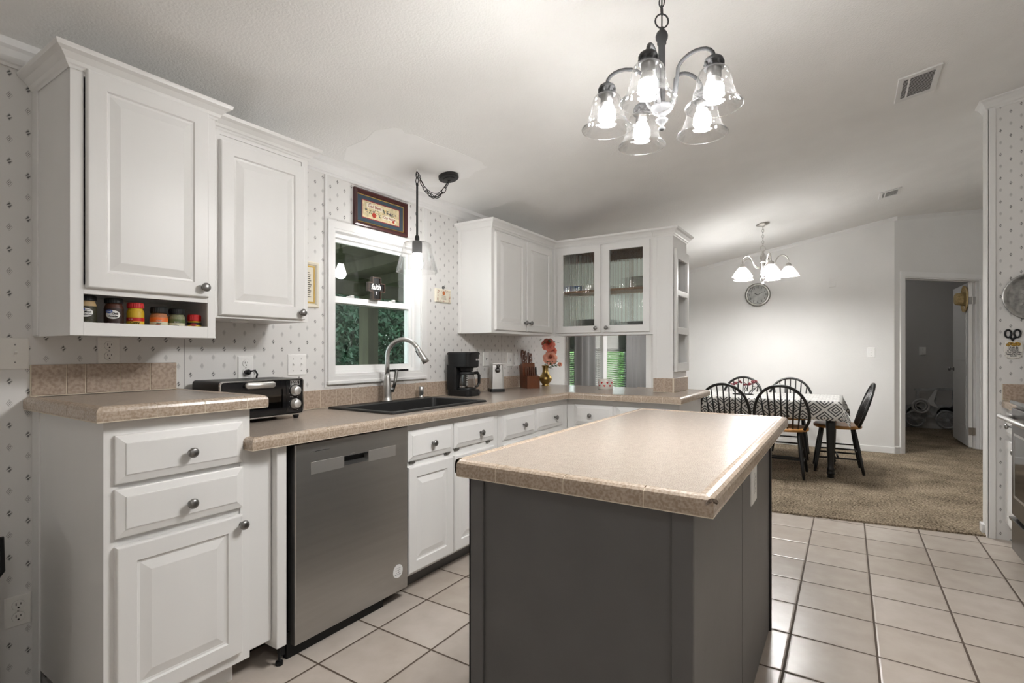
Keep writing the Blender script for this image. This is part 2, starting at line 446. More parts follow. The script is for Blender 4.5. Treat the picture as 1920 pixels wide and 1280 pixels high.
# smooth repair patch round the pendant hook
m = MB()
def onceil(x, y, d=0): return (x, y, zc(y) - d)
pp = [(1.87,2.30),(1.80,2.19),(1.82,2.07),(1.80,1.98),(1.845,1.905),(1.89,1.885),(1.93,1.905),(1.98,1.88),(2.12,1.875),(2.30,1.845),(2.50,1.83),(2.545,1.85),(2.58,1.84),(2.565,1.93),(2.60,2.01),(2.55,2.09),(2.58,2.18),(2.50,2.25),(2.45,2.30)]
m.loops([[onceil(x, y, -.002) for x, y in pp], [onceil(x, y, .0012) for x, y in pp]]); struct(m.build('ceiling_patch', PATCH))
# window wall: wallpapered kitchen stretch, painted dining stretch
KW = (1.86, 2.56, 1.045, 1.862); DW_ = (4.74, 6.62, .58, 2.02)
m = MB(); holes_wall(m, -3.1, 4.11, 0, 2.225, [KW], WY, 2.5); struct(m.build('wall_left', WP))
m = MB(); holes_wall(m, 4.11, FX, 0, 2.225, [DW_], WY, 2.5); struct(m.build('wall_left_dining', WALLW))
# far wall
def ytop(a, b, add=.03): 
    ys = [a] + ([RIDGE] if a < RIDGE < b else []) + [b]
    return [(y, zc(y)+add) for y in ys]
m = MB(); a, b = -.454, 2.5
m.prism([(a, 0), (b, 0)] + ytop(a, b)[::-1], FX, FX+.1, 'yz'); struct(m.build('wall_far', WALLW))
# diagonal wall with the open doorway
E45 = Vector((.70711, -.70711, 0)); N45 = Vector((-.70711, -.70711, 0)); P45 = Vector((FX, -.454, 0))
def dg(t, z, d=0.0):
    p = P45 + E45*t + N45*d; return (p.x, p.y, z)
DT0, DT1, DTOP = .134, 1.245, 2.045
m = MB()
def dslab(mb, t0, t1, z0, z1f, d0=-.1, d1=0.0):
    q = [(t0, z0), (t1, z0), (t1, z1f(t1)), (t0, z1f(t0))]
    mb.loops([[dg(t, z, d0) for t, z in q], [dg(t, z, d1) for t, z in q]])
zt = lambda t: zc(-.454 - .70711*t) + .03
dslab(m, 0, DT0, 0, zt); dslab(m, DT0, DT1, DTOP, zt); dslab(m, DT1, 1.83, 0, zt); dslab(m, 1.83, 4.4, 0, zt)
struct(m.build('wall_diagonal', WALLW))
# dim room behind the doorway
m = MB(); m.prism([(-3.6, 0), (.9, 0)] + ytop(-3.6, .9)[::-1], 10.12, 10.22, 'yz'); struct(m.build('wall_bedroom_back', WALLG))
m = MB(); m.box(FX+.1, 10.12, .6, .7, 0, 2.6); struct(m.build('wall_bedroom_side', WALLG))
m = MB(); m.box(-3.2, 10.2, -3.6, -3.5, 0, 2.75); struct(m.build('wall_right_rear', WALLW))
# stub wall, range wall, wall behind the camera
m = MB(); m.prism([(-1.55, 0), (-.753, 0)] + ytop(-1.55, -.753)[::-1], 4.41, 4.51, 'yz'); struct(m.build('wall_right', WP))
m = MB(); m.box(-3.1, 4.51, -1.65, -1.55, 0, 2.93); struct(m.build('wall_range', WP))
m = MB(); m.prism([(-3.6, 0), (2.5, 0)] + ytop(-3.6, 2.5)[::-1], -3.2, -3.1, 'yz'); struct(m.build('wall_rear', WALLW))
# crown mouldings
CR = [(0, -.068), (.006, -.070), (.010, -.060), (.016, -.056), (.022, -.040), (.036, -.022), (.048, -.014), (.050, -.004), (.050, .01), (0, .012)]
m = MB(); m.sweep([(-3.1, WY, 2.212), (4.11, WY, 2.212)], CR, left=False); struct(m.build('trim_1', TRIMW))
m = MB(); m.sweep([(4.11, WY, 2.212), (FX, WY, 2.212)], [(o*.5, u*.55) for o, u in CR], left=False); struct(m.build('trim_2', TRIMW))
m = MB(); m.sweep([(FX, -.48, zc(-.48)), (FX, WY, zc(WY))], [(o*.6, u*.6) for o, u in CR], left=True); struct(m.build('trim_3', TRIMW))
m = MB(); m.sweep([dg(0, zc(-.454)), dg(1.8, zc(-.454-1.273))], [(o*.4, u*.6) for o, u in CR], n0=N45, n1=N45, left=False); struct(m.build('trim_4', WALLW))
m = MB(); m.sweep([(4.41, -1.55, zc(-1.55)), (4.41, -.753, zc(-.753)), (4.51, -.753, zc(-.753))], CR, left=True); struct(m.build('trim_5', TRIMW))
# corner board on the stub wall end
m = MB(); m.box(4.400, 4.412, -.787, -.748, 0, zc(-.77)-.05, .002); m.box(4.400, 4.515, -.755, -.7435, 0, zc(-.75)-.05, .002); struct(m.build('trim_6', TRIMW))
m = MB(); m.box(4.45, 4.525, -.745, -.728, .012, .07, .004); m.box(4.51, 4.525, -1.55, -.728, .012, .07, .004); struct(m.build('baseboard_right', TRIMW))
m = MB(); m.box(FX-.013, FX, -.454, 2.38, .012, .085, .004); struct(m.build('baseboard_far', TRIMW))
m = MB(); dslab(m, -.005, .072, .012, lambda t: .085, 0, .013); struct(m.build('baseboard_diagonal', TRIMW))
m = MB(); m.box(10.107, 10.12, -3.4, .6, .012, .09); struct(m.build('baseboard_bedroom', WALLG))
m = MB(); m.box(4.2, FX, WY-.013, WY, .012, .085, .004); struct(m.build('baseboard_left', TRIMW))
# batten strips beside the sink window
m = MB(); m.box(1.806, 1.822, WY-.006, WY, .985, 2.145, .002); struct(m.build('trim_7', TRIMW))
m = MB(); m.box(2.592, 2.622, WY-.006, WY, .985, 2.145, .002); struct(m.build('trim_8', TRIMW))

# ---- door_1: cased doorway and open leaf
dr = sroot('door_1', dg(DT1, 0))
m = MB(); J = .02
m.loops([[dg(t, z, .016) for t, z in ((.074,0),(DT0,0),(DT0,DTOP),(.074,DTOP+.06))], [dg(t, z, 0) for t, z in ((.074,0),(DT0,0),(DT0,DTOP),(.074,DTOP+.06))]])
q = ((DT1,0),(DT1+.06,0),(DT1+.06,DTOP+.06),(DT1,DTOP))
m.loops([[dg(t, z, .016) for t, z in q], [dg(t, z, 0) for t, z in q]])
q = ((.074,DTOP+.06),(DT0,DTOP),(DT1,DTOP),(DT1+.06,DTOP+.06))
m.loops([[dg(t, z, .016) for t, z in q], [dg(t, z, 0) for t, z in q]])
m.build('casing', TRIMW, dr)
m = MB()
for t0, t1, z0, z1 in ((DT0, DT0+.015, 0, DTOP), (DT1-.015, DT1, 0, DTOP), (DT0, DT1, DTOP-.015, DTOP)):
    q = [(t0,z0),(t1,z0),(t1,z1),(t0,z1)]; m.loops([[dg(t,z,-.12) for t,z in q],[dg(t,z,.005) for t,z in q]])
for t0, t1, z0, z1 in ((DT0+.015, DT0+.027, 0, DTOP), (DT1-.027, DT1-.015, 0, DTOP), (DT0, DT1, DTOP-.027, DTOP-.015)):
    q = [(t0,z0),(t1,z0),(t1,z1),(t0,z1)]; m.loops([[dg(t,z,-.06) for t,z in q],[dg(t,z,-.03) for t,z in q]])
m.build('jamb', TRIMW, dr)
H = P45 + E45*(DT1-.045) + N45*(-.050)
la = radians(2); LU = Vector((cos(la), sin(la), 0)); LN = Vector((-sin(la), cos(la), 0))
m = MB()
o = H + Vector((0, 0, .03)); m.nested(o, LU, Vector((0,0,1)), LN, .86, 1.99, [(0, 0), (0, .035), (.001, .036)])
for (pw0, pw1, ph0, ph1) in ((.11, .75, .2, .85), (.11, .75, 1.0, 1.85)):
    m.nested(o + LU*pw0 + Vector((0,0,ph0)) + LN*.034, LU, Vector((0,0,1)), LN, pw1-pw0, ph1-ph0, [(0, 0), (0, .004), (.03, .001), (.05, .005)])
lf = m.build('leaf', TRIMW, dr)
m = MB(); kp = o + LU*.80 + LN*.036 + Vector((0,0,.92))
m.lathe([(.026,0),(.026,.006),(.010,.010),(.010,.03),(.024,.038),(.027,.05),(.020,.06),(0.004,.063)], kp, 16, M=Matrix.Rotation(la, 4, 'Z') @ Matrix.Rotation(-pi/2, 4, 'X'))
m.build('doorknob', PEWT, dr)
for z in (.22, 1.80):
    m = MB(); hp = H + Vector((0,0,z)) - LU*.004
    m.tube([hp - Vector((0,0,.045)) + LN*.0, hp + Vector((0,0,.045))], .006, 8)
    m.loops([[hp + LU*a + LN*b + Vector((0,0,c)) for b, c in ((-.03,-.044),(.035,-.044),(.035,.044),(-.03,.044))] for a in (-.001, .002)])
    m.build('hinge', NICK, dr)

# ---- window_1: the sink window
w = sroot('window_1', (2.21, 2.44, 1.045)); KX0, KX1, KZ0, KZ1 = KW
m = MB(); m.frame((1.823, WY-.014, 1.012), (1,0,0), (0,0,1), (0,1,0), .771, .892, .036, .014, .034, .042)
m.box(1.815, 2.602, WY-.022, WY, 1.000, 1.020, .004); m.build('casing', TRIMW, w)
m = MB(); m.frame((KX0, 2.372, KZ0), (1,0,0), (0,0,1), (0,1,0), KX1-KX0, KZ1-KZ0, .012, .12, .012, .012); m.build('jamb', TRIMW, w)
m = MB(); m.frame((KX0+.012, 2.425, KZ0+.012), (1,0,0), (0,0,1), (0,1,0), KX1-KX0-.024, KZ1-KZ0-.024, .022, .07, .02, .022); m.build('frame', VINYL, w)
m = MB(); m.frame((1.892, 2.462, 1.455), (1,0,0), (0,0,1), (0,1,0), .638, .385, .024, .02, .02, .03); us = m.build('upper_sash', VINYL, w)
m = MB(); m.box(1.914, 2.508, 2.470, 2.474, 1.473, 1.812); m.build('pane', PANE, us)
m = MB(); m.frame((1.886, 2.436, 1.06), (1,0,0), (0,0,1), (0,1,0), .648, .436, .028, .024, .042, .036); ls = m.build('lower_sash', VINYL, w)
m = MB(); m.box(1.912, 2.508, 2.446, 2.450, 1.10, 1.462); m.build('pane', PANE, ls)
for x in (2.03, 2.36):
    m = MB(); m.box(x-.022, x+.022, 2.430, 2.448, 1.496, 1.503, .002); m.box(x-.006, x+.016, 2.424, 2.440, 1.503, 1.510, .002); m.build('latch', VINYL, w)
m = MB(); m.box(1.90, 2.52, 2.452, 2.458, 1.085, 1.10); m.box(2.25, 2.44, 2.372, 2.384, 1.058, 1.066, .002)
for k in range(9): m.box(2.262+k*.02, 2.272+k*.02, 2.366, 2.378, 1.064, 1.070)
m.build('lift_rail', BLKM, w)

# ---- window_2: the double dining window
w = sroot('window_2', (5.68, 2.44, .58)); X0, X1, ZA, ZB = DW_
m = MB(); m.frame((X0-.06, WY-.014, ZA-.06), (1,0,0), (0,0,1), (0,1,0), X1-X0+.12, ZB-ZA+.12, .06, .014); m.build('casing', TRIMW, w)
m = MB(); m.frame((X0, 2.382, ZA), (1,0,0), (0,0,1), (0,1,0), X1-X0, ZB-ZA, .03, .1); m.box(5.62, 5.725, 2.374, 2.48, ZA, ZB); m.build('frame', VINYL, w)
for a, b in ((X0+.03, 5.62), (5.725, X1-.03)):
    m = MB(); m.frame((a, 2.44, ZA+.03), (1,0,0), (0,0,1), (0,1,0), b-a, ZB-ZA-.06, .03, .03); m.box(a, b, 2.44, 2.47, 1.19, 1.23); sh = m.build('sash', VINYL, w)
    m = MB(); m.box(a+.03, b-.03, 2.452, 2.456, ZA+.06, ZB-.06); m.build('pane', PANE, sh)

# ================================================================== CABINETS
DOORR = [(0,0),(0,.013),(.003,.018),(.006,.019),(.052,.019),(.056,.0125),(.063,.0115),(.088,.0178),(.091,.0185)]
DRAWR = [(0,0),(0,.010),(.003,.0115),(.024,.0175),(.0245,.0195),(.027,.020)]
KNOBP = [(.0075,0),(.0075,.003),(.005,.007),(.0055,.012),(.0115,.017),(.0158,.021),(.0165,.025),(.0145,.029),(.0085,.0318),(.002,.0325)]
X_, Y_, Z_ = Vector((1,0,0)), Vector((0,1,0)), Vector((0,0,1))
def axisM(N):
    N = Vector(N); return N.to_track_quat('Z', 'Y').to_matrix().to_4x4()
def knob(p, N, parent, sc=1.0, mt=None):
    m = MB(); m.sm = True; m.lathe([(r*sc, z*sc) for r, z in KNOBP], p, 18, M=axisM(N)); return m.build('knob', mt or PEWT, parent)
def front(name, root, o, U, N, w, h, rings, kn=None, mt=None):
    m = MB(); m.nested(o, U, Z_, N, w, h, rings); d = m.build(name, mt or WHITE, root)
    if kn: knob(Vector(o) + Vector(U)*kn[0] + Z_*kn[1] + Vector(N)*.0185, N, d)
    return d
NY = Vector((0,-1,0)); NX = Vector((-1,0,0)); UY = Vector((0,-1,0))

# --- raised-counter base cabinet at the near end
c = thing('base_cabinet', (.83, 2.09, 0), 'white cabinet with two drawers above one door under the raised counter', 'cabinet')
m = MB(); m.box(.612, 1.046, 1.80, 2.378, .09, .975); m.box(.64, 1.02, 1.86, 2.30, 0, .09)
m.frame((.612, 1.80, .09), X_, Z_, NY, .434, .885, .034, .006, .03, .045)
m.box(.606, .613, 2.315, 2.379, .0, .977, .002); m.build('body', WHITE, c)
front('drawer', c, (.637, 1.794, .794), X_, NY, .379, .142, DRAWR, (.20, .064))
front('drawer', c, (.637, 1.794, .635), X_, NY, .379, .143, DRAWR, (.20, .060))
front('door', c, (.637, 1.794, .128), X_, NY, .376, .483, DOORR, (.367, .452))
# --- filler panel beside the dishwasher
c = thing('filler_panel', (1.11, 1.80, 0), 'narrow white filler panel and post between raised cabinet and dishwasher', 'panel')
m = MB(); m.box(1.047, 1.137, 1.806, 1.83, .105, .832, .003); m.build('panel', WHITE, c)
m = MB(); m.box(1.139, 1.180, 1.775, 2.30, .075, .832, .004); m.build('post', WHITE, c)
m = MB(); m.tube([(1.165, 1.80, 0), (1.165, 1.80, .08)], .005, 8); m.tube([(1.165, 1.80, 0), (1.165, 1.80, .012)], .014, 10); m.build('foot', BLK, c)

# --- sink base
def hinge_pair(root, x0, x1, z, y):
    for x in (x0, x1):
        m = MB(); m.box(x-.020, x+.020, y-.006, y+.001, z-.007, z+.001, .001); m.tube([(x-.016, y-.008, z+.003), (x+.016, y-.008, z+.003)], .0038, 8)
        m.box(x-.009, x+.009, y-.010, y, z-.004, z+.008, .001); m.build('hinge', PEWT, root)
c = thing('base_cabinet', (2.21, 2.08, 0), 'white sink base cabinet with two false drawers and exposed hinges right of dishwasher', 'cabinet')
m = MB(); m.box(1.822, 2.60, 1.79, 1.81, .09, .833); m.box(1.822, 1.84, 1.81, 2.378, .09, .833); m.box(2.582, 2.60, 1.81, 2.378, .09, .833)
m.box(1.822, 2.60, 1.81, 2.378, .09, .11); m.box(1.822, 2.60, 2.36, 2.378, .09, .6); m.build('body', WHITE, c)
m = MB(); m.box(1.822, 2.60, 1.868, 1.88, 0, .09); m.build('toe_kick', CHAR, c)
front('drawer', c, (1.826, 1.79, .648), X_, NY, .336, .148, DRAWR, (.166, .07))
front('drawer', c, (2.176, 1.79, .658), X_, NY, .374, .138, DRAWR, (.225, .06))
front('door', c, (1.826, 1.79, .105), X_, NY, .336, .515, DOORR)
front('door', c, (2.176, 1.79, .105), X_, NY, .374, .515, DOORR, (.03, .48))
hinge_pair(c, 1.86, 2.125, .640, 1.79); hinge_pair(c, 2.205, 2.50, .650, 1.79)
# --- corner base
c = thing('base_cabinet', (3.05, 2.08, 0), 'white corner base cabinet with two drawers below the coffee maker counter', 'cabinet')
m = MB(); m.box(2.602, 3.535, 1.79, 2.378, .09, .833); m.build('body', WHITE, c)
m = MB(); m.box(2.602, 3.6, 1.868, 1.88, 0, .09); m.build('toe_kick', CHAR, c)
front('drawer', c, (2.652, 1.79, .634), X_, NY, .375, .152, DRAWR, (.222, .073))
front('drawer', c, (3.056, 1.79, .640), X_, NY, .39, .149, DRAWR, (.247, .069))
front('door', c, (2.652, 1.79, .105), X_, NY, .375, .50, DOORR, (.34, .46))
front('door', c, (3.056, 1.79, .105), X_, NY, .39, .50, DOORR, (.03, .46))
# --- peninsula base
c = thing('base_cabinet', (3.84, 1.4, 0), 'white peninsula base cabinet with drawers facing the island', 'cabinet')
m = MB(); m.box(3.54, 4.14, .955, 1.789, .09, .833); m.box(3.537, 4.143, .948, .956, .09, .833, .002); m.build('body', WHITE, c)
m = MB(); m.box(3.60, 4.08, .98, 1.789, 0, .09); m.build('toe_kick', CHAR, c)
front('drawer', c, (3.54, 1.722, .638), UY, NX, .302, .150, DRAWR, (.133, .073))
front('drawer', c, (3.54, 1.389, .638), UY, NX, .405, .150, DRAWR, (.36, .10))
front('door', c, (3.54, 1.722, .105), UY, NX, .302, .51, DOORR)
front('door', c, (3.54, 1.389, .105), UY, NX, .405, .51, DOORR)

# --- upper cabinets
UCR = [(0, -.02), (.004, -.022), (.007, -.014), (.012, -.010), (.016, .0), (.030, .016), (.043, .024), (.046, .033), (.046, .038), (0, .038)]
c = thing('wall_cabinet', (.835, 2.2, 1.232), 'large white wall cabinet with open spice cubby at the near end', 'cabinet')
m = MB(); m.box(.612, .628, 2.056, 2.378, 1.232, 2.095); m.box(1.043, 1.059, 2.056, 2.378, 1.232, 2.095)
m.box(.628, 1.043, 2.056, 2.378, 2.08, 2.095); m.box(.628, 1.043, 2.056, 2.378, 1.240, 1.258); m.box(.628, 1.043, 2.056, 2.378, 1.376, 1.392)
m.box(.628, 1.043, 2.366, 2.378, 1.258, 2.08)
for x0, x1, z0, z1 in ((.612,.647,1.232,2.095),(1.030,1.059,1.232,2.095),(.647,1.030,1.232,1.275),(.647,1.030,1.366,1.395),(.647,1.030,2.06,2.095)):
    m.box(x0, x1, 2.05, 2.058, z0, z1, .0008, 1)
m.box(.606, .613, 2.33, 2.379, 1.234, 2.14, .002); m.build('body', WHITE, c)
m = MB(); m.sweep([(.612, 2.378, 2.095), (.612, 2.05, 2.095), (1.059, 2.05, 2.095), (1.059, 2.378, 2.095)], UCR, left=False); m.box(.62, 1.05, 2.06, 2.378, 2.094, 2.10); m.build('crown', WHITE, c)
front('door', c, (.651, 2.05, 1.385), X_, NY, .376, .699, DOORR, (.353, .036))
c = thing('wall_cabinet', (1.275, 2.22, 1.315), 'plain white wall cabinet with one door left of the sink window', 'cabinet')
m = MB(); m.box(1.061, 1.488, 2.086, 2.378, 1.315, 2.07); m.frame((1.061, 2.086, 1.315), X_, Z_, NY, .427, .755, .03, .006, .02, .03); m.build('body', WHITE, c)
m = MB(); m.sweep([(1.061, 2.08, 2.075), (1.488, 2.08, 2.075), (1.488, 2.378, 2.075)], [(o, u*.9) for o, u in UCR], left=False); m.build('crown', WHITE, c)
front('door', c, (1.086, 2.08, 1.325), X_, NY, .378, .692, DOORR, (.352, .03))
m = MB(); m.sm = True; m.lathe([(.034, 0), (.034, -.006), (.026, -.012), (.004, -.014)], (1.215, 2.16, 1.3145), 20); m.build('puck_light', VINYL, c)
c = thing('wall_cabinet', (3.41, 2.22, 1.313), 'white double door wall cabinet right of the sink window', 'cabinet')
m = MB(); m.box(2.955, 3.868, 2.086, 2.378, 1.313, 2.07); m.frame((2.955, 2.086, 1.313), X_, Z_, NY, .92, .757, .035, .006, .02, .03)
m.box(2.949, 2.956, 2.35, 2.379, 1.313, 2.07, .002); m.box(2.951, 2.956, 2.08, 2.115, 1.313, 2.07, .002); m.build('body', WHITE, c)
m = MB(); m.sweep([(2.955, 2.378, 2.066), (2.955, 2.08, 2.066), (3.875, 2.08, 2.066)], UCR, left=False, n1=Vector((-1,-1,0))); m.build('crown', WHITE, c)
front('door', c, (2.985, 2.08, 1.334), X_, NY, .405, .688, DOORR, (.378, .066))
front('door', c, (3.404, 2.08, 1.334), X_, NY, .398, .688, DOORR, (.030, .066))
# --- reeded-glass cabinet over the peninsula
gc = thing('glass_cabinet', (4.03, 1.66, 1.313), 'white cabinet with two reeded glass doors above the peninsula', 'cabinet')
m = MB(); m.frame((3.875, 2.084, 1.313), UY, Z_, Vector((1,0,0)), .849, .757, .045, .02, .03, .035); m.box(3.875, 3.895, 1.615, 1.665, 1.34, 2.04)
m.box(3.895, 4.18, 2.068, 2.084, 1.313, 2.07); m.box(3.895, 4.18, 1.236, 1.25, 1.313, 2.07); m.build('body', WHITE, gc)
m = MB(); m.sweep([(3.875, 2.08, 2.066), (3.875, 1.235, 2.066)], UCR, n0=Vector((-1,-1,0)), left=False); m.build('crown', WHITE, gc)
m = MB(); m.box(3.895, 4.18, 1.25, 2.068, 1.318, 1.334); m.box(3.895, 4.18, 1.25, 2.068, 2.03, 2.066)
m.box(4.16, 4.18, 1.615, 1.685, 1.334, 2.03); m.box(4.16, 4.18, 1.25, 2.068, 1.955, 2.03); m.box(4.16, 4.18, 1.25, 1.29, 1.334, 2.03); m.box(4.16, 4.18, 2.03, 2.068, 1.334, 2.03); m.build('inner_case', BROWNW, gc)
m = MB(); m.box(3.91, 4.155, 1.251, 2.067, 1.668, 1.686); m.build('shelf', SHELFW, gc)
BACKP = None
def backpane():  # frosting added so the panes catch dining light and brighten the doors
    m_, n, l, b = newmat('brightening_back_glass'); n.remove(b)
    t = n.new('ShaderNodeBsdfTranslucent'); t.inputs[0].default_value = (.86, .93, .89, 1); tr = n.new('ShaderNodeBsdfTransparent'); x = n.new('ShaderNodeMixShader'); x.inputs[0].default_value = .45
    l.new(t.outputs[0], x.inputs[1]); l.new(tr.outputs[0], x.inputs[2]); l.new(x.outputs[0], n['Material Output'].inputs[0]); return m_
BACKP = backpane()
for a, b in ((1.29, 1.615), (1.685, 2.03)):
    m = MB(); m.box(4.168, 4.172, a, b, 1.334, 1.955); m.build('back_pane', BACKP, gc)
def reed_pane(parent, y1, y0, z0, z1, x):
    m = MB(); n = int((y1-y0)/.0010); f = []; b = []
    for i in range(n+1):
        y = y1 - (y1-y0)*i/n; f.append((x - .0034*abs(sin(pi*(y1-y)/.0105)), y)); b.append((x+.003, y))
    m.loops([[(a, y, z0) for a, y in f + b[::-1]], [(a, y, z1) for a, y in f + b[::-1]]])
    return m.build('glass_pane', REED, parent)
for y1, wd, kx in ((2.041, .386, .352), (1.632, .376, .034)):
    m = MB(); m.frame((3.875, y1, 1.336), UY, Z_, NX, wd, .698, .052, .02, .054, .05); d = m.build('door', WHITE, gc)
    reed_pane(d, y1-.050, y1-wd+.050, 1.388, 1.986, 3.868)
    knob((3.855, y1-kx, 1.370), NX, d)
# contents of the glass cabinet
def plate_stack(name, x, y, z, n, r, lab, grp, mt):
    for k in range(n):
        m = MB(); m.sm = True; zz = z + k*.0095
        m.lathe([(.001, .002), (r*.6, .001), (r*.66, .004), (r*.97, .014), (r, .0155), (r*.985, .0175), (r*.66, .008), (r*.55, .005), (.001, .005)], (x, y, zz), 28)
        o = m.build(name, mt); tag(o, lab, 'plate', grp)
plate_stack('dinner_plate', 4.03, 1.80, 1.335, 11, .125, 'grey plate in the stack behind the left glass door', 'grey plates behind the left glass door', CERG)
plate_stack('dinner_plate', 4.03, 1.41, 1.335, 8, .125, 'grey plate in the stack behind the right glass door', 'grey plates behind the right glass door', CERG)
plate_stack('side_plate', 4.03, 1.37, 1.687, 8, .105, 'cream plate in the stack on right side of cabinet shelf', 'cream plates on the cabinet shelf', CER)
m = MB(); m.sm = True; m.lathe([(.04,0),(.045,.003),(.085,.05),(.082,.05),(.04,.006),(.001,.006)], (4.04, 1.962, 1.687), 28); tag(m.build('bowl', BLUEC), 'blue bowl on shelf behind left glass door', 'bowl')
m = MB(); m.box(3.93, 4.12, 1.71, 1.865, 1.687, 1.733, .006); tag(m.build('box', CER), 'low white box on the shelf behind left glass door', 'box')

# --- end column with open niches
c = thing('display_column', (4.06, 1.16, .985), 'white end column with open display niches on the peninsula', 'column')
m = MB(); m.box(3.88, 3.892, 1.086, 1.234, .98, 2.068); m.box(3.88, 4.26, 1.222, 1.234, .98, 2.068); m.box(4.248, 4.26, 1.086, 1.234, .98, 2.068)
m.box(3.892, 4.26, 1.086, 1.2, 1.905, 2.068); m.box(3.892, 4.248, 1.086, 1.222, .98, 1.035)
m.box(3.876, 3.881, 1.205, 1.236, .98, 2.068, .002); m.box(3.876, 3.881, 1.085, 1.108, .98, 2.068, .002); m.build('body', WHITE, c)
m = MB(); m.sweep([(3.88, 1.234, 2.066), (3.88, 1.086, 2.066), (4.26, 1.086, 2.066), (4.26, 1.234, 2.066)], UCR, left=False); m.box(3.89, 4.25, 1.09, 1.23, 2.064, 2.075); m.build('crown', WHITE, c)
m = MB(); fx0, fx1 = 3.905, 4.262
m.box(fx0, fx0+.042, 1.066, 1.087, 1.03, 1.955, .002); m.box(fx1-.042, fx1, 1.066, 1.087, 1.03, 1.955, .002)
for z0, z1 in ((1.03, 1.095), (1.315, 1.365), (1.605, 1.645), (1.88, 1.955)):
    m.box(fx0+.04, fx1-.04, 1.066, 1.087, z0, z1, .002)
m.build('face_frame', WHITE, c)
for z in (1.092, 1.362, 1.642):
    m = MB(); m.box(3.893, 4.247, 1.088, 1.221, z-.014, z); m.build('shelf', WHITE, c)
m = MB(); m.sm = True; m.lathe([(.03,0),(.034,.004),(.038,.03),(.030,.055),(.012,.075),(.011,.085),(.020,.10),(.032,.13),(.026,.13),(.001,.11)], (3.985, 1.15, 1.643), 20); tag(m.build('vase', COB), 'small cobalt blue vase in the top niche', 'vase')
m = MB(); m.sm = True; m.lathe([(.022,0),(.028,.01),(.026,.05),(.014,.085),(.009,.10),(.012,.125),(.001,.128)], (3.975, 1.15, 1.363), 18); tag(m.build('bottle', CERG), 'small grey bottle in the middle niche', 'bottle')
c = thing('spoon', (3.985, 1.14, 1.093), 'silver spoon standing upright in the bottom niche', 'spoon')
m = MB(); m.sm = True; m.tube([(3.98,1.14,1.093),(3.98,1.14,1.2),(3.978,1.138,1.228)], [.006,.003,.004], 8); m.build('handle', CHROME, c)
m = MB(); m.sm = True; m.lathe([(.001,-.028),(.012,-.022),(.019,-.006),(.018,.010),(.010,.026),(.001,.030)], (3.978, 1.137, 1.252), 16); m.build('bowl', CHROME, c)

# ================================================================== COUNTERS
NOSE = [(-.012, -.043), (.024, -.043), (.029, -.039), (.030, -.033), (.030, -.012), (.027, -.004), (.020, .001), (.010, .0035), (.002, .0025), (-.004, 0)]
def nosing(mb, path, left, tile, prof=NOSE, gap=.0024, off=0.0):
    """edge tiles along a polyline, mitred at corners"""
    path = [Vector(p) for p in path]
    def nrm(a, b):
        t = (b-a).normalized(); return Vector((-t.y, t.x, 0)) if left else Vector((t.y, -t.x, 0))
    for i in range(len(path)-1):
        a, b = path[i], path[i+1]; n = nrm(a, b); t = (b-a).normalized(); L = (b-a).length
        na = n; nb = n
        if i > 0: k = nrm(path[i-1], a); na = (k+n); na = na/na.dot(n)
        if i < len(path)-2: k = nrm(b, path[i+2]); nb = (k+n); nb = nb/nb.dot(n)
        cuts = [0.0]; x = off if off > 0 else tile
        while x < L - tile*.35: cuts.append(x); x += tile
        cuts.append(L)
        for j in range(len(cuts)-1):
            p0 = a + t*(cuts[j] + (gap if j else 0)); p1 = a + t*cuts[j+1]
            mb.sweep([p0, p1], prof, left=left, n0=na if j == 0 else n, n1=nb if j == len(cuts)-2 else n)
def counter(label, base, slab_polys, z, paths, tile=.145, left=False, th=.035):
    c = thing('countertop', base, label, 'countertop')
    m = MB()
    for poly in slab_polys: m.prism(poly, z-th, z, 'xy')
    m.build('laminate_top', LAM, c)
    m = MB(); m.mi = 0
    for p, o in paths: nosing(m, [(x, y, z) for x, y in p], left, tile, off=o)
    m.build('tile_edge', CAPT, c)
    m = MB()
    for p, o in paths: m.sweep([(x, y, z) for x, y in p], [(-.012, -.0415), (.0288, -.0415), (.0293, -.034), (.0293, -.012), (.0262, -.0045), (.019, .0002), (-.004, -.001)], left=left)
    m.build('edge_grout', GROUT, c)
    return c
def rect(x0, x1, y0, y1): return [(x0,y0),(x1,y0),(x1,y1),(x0,y1)]
SX0, SX1, SY0, SY1 = 1.79, 2.575, 1.845, 2.335
hx0, hx1, hy0, hy1 = SX0+.02, SX1-.02, SY0+.02, SY1-.02
counter('long beige worktop with the black sink, running on to the peninsula', (2.3, 2.1, .875),
  [rect(1.052, hx0, 1.765, 2.378), rect(hx0, hx1, 1.765, hy0), rect(hx0, hx1, hy1, 2.378), rect(hx1, 3.49, 1.765, 2.378), rect(3.49, 4.28, .945, 2.378)],
  .875, [([(1.052, 1.83), (1.052, 1.765), (3.49, 1.765), (3.49, .945), (4.28, .945), (4.28, 1.5)], .0)])
counter('raised beige countertop with tiled edge on the near end cabinet', (.83, 2.1, 1.022),
  [rect(.612, 1.062, 1.782, 2.378)], 1.022, [([(.612, 2.378), (.612, 1.782), (1.062, 1.782), (1.062, 2.378)], .12)], .14)
ic = counter('beige island countertop with tiled edge and a chipped corner', (1.9, .59, .875),
  [rect(1.155, 2.69, .262, .912)], .875, [([(1.155, .912), (1.155, .262), (2.69, .262), (2.69, .912), (1.155, .912)], .13)], .20)
m = MB(); ring = [(-.015,.001),(-.012,.006),(-.006,.009),(.001,.010),(.008,.008),(.013,.003),(.016,-.004),(.011,-.002),(.007,.002),(.003,.001),(-.002,.003),(-.007,.001),(-.011,-.002)]
cp = Vector((1.1275, .2345, .866)); na = Vector((-1,-1,.9)).normalized(); ua = na.cross(Z_).normalized(); va = ua.cross(na)
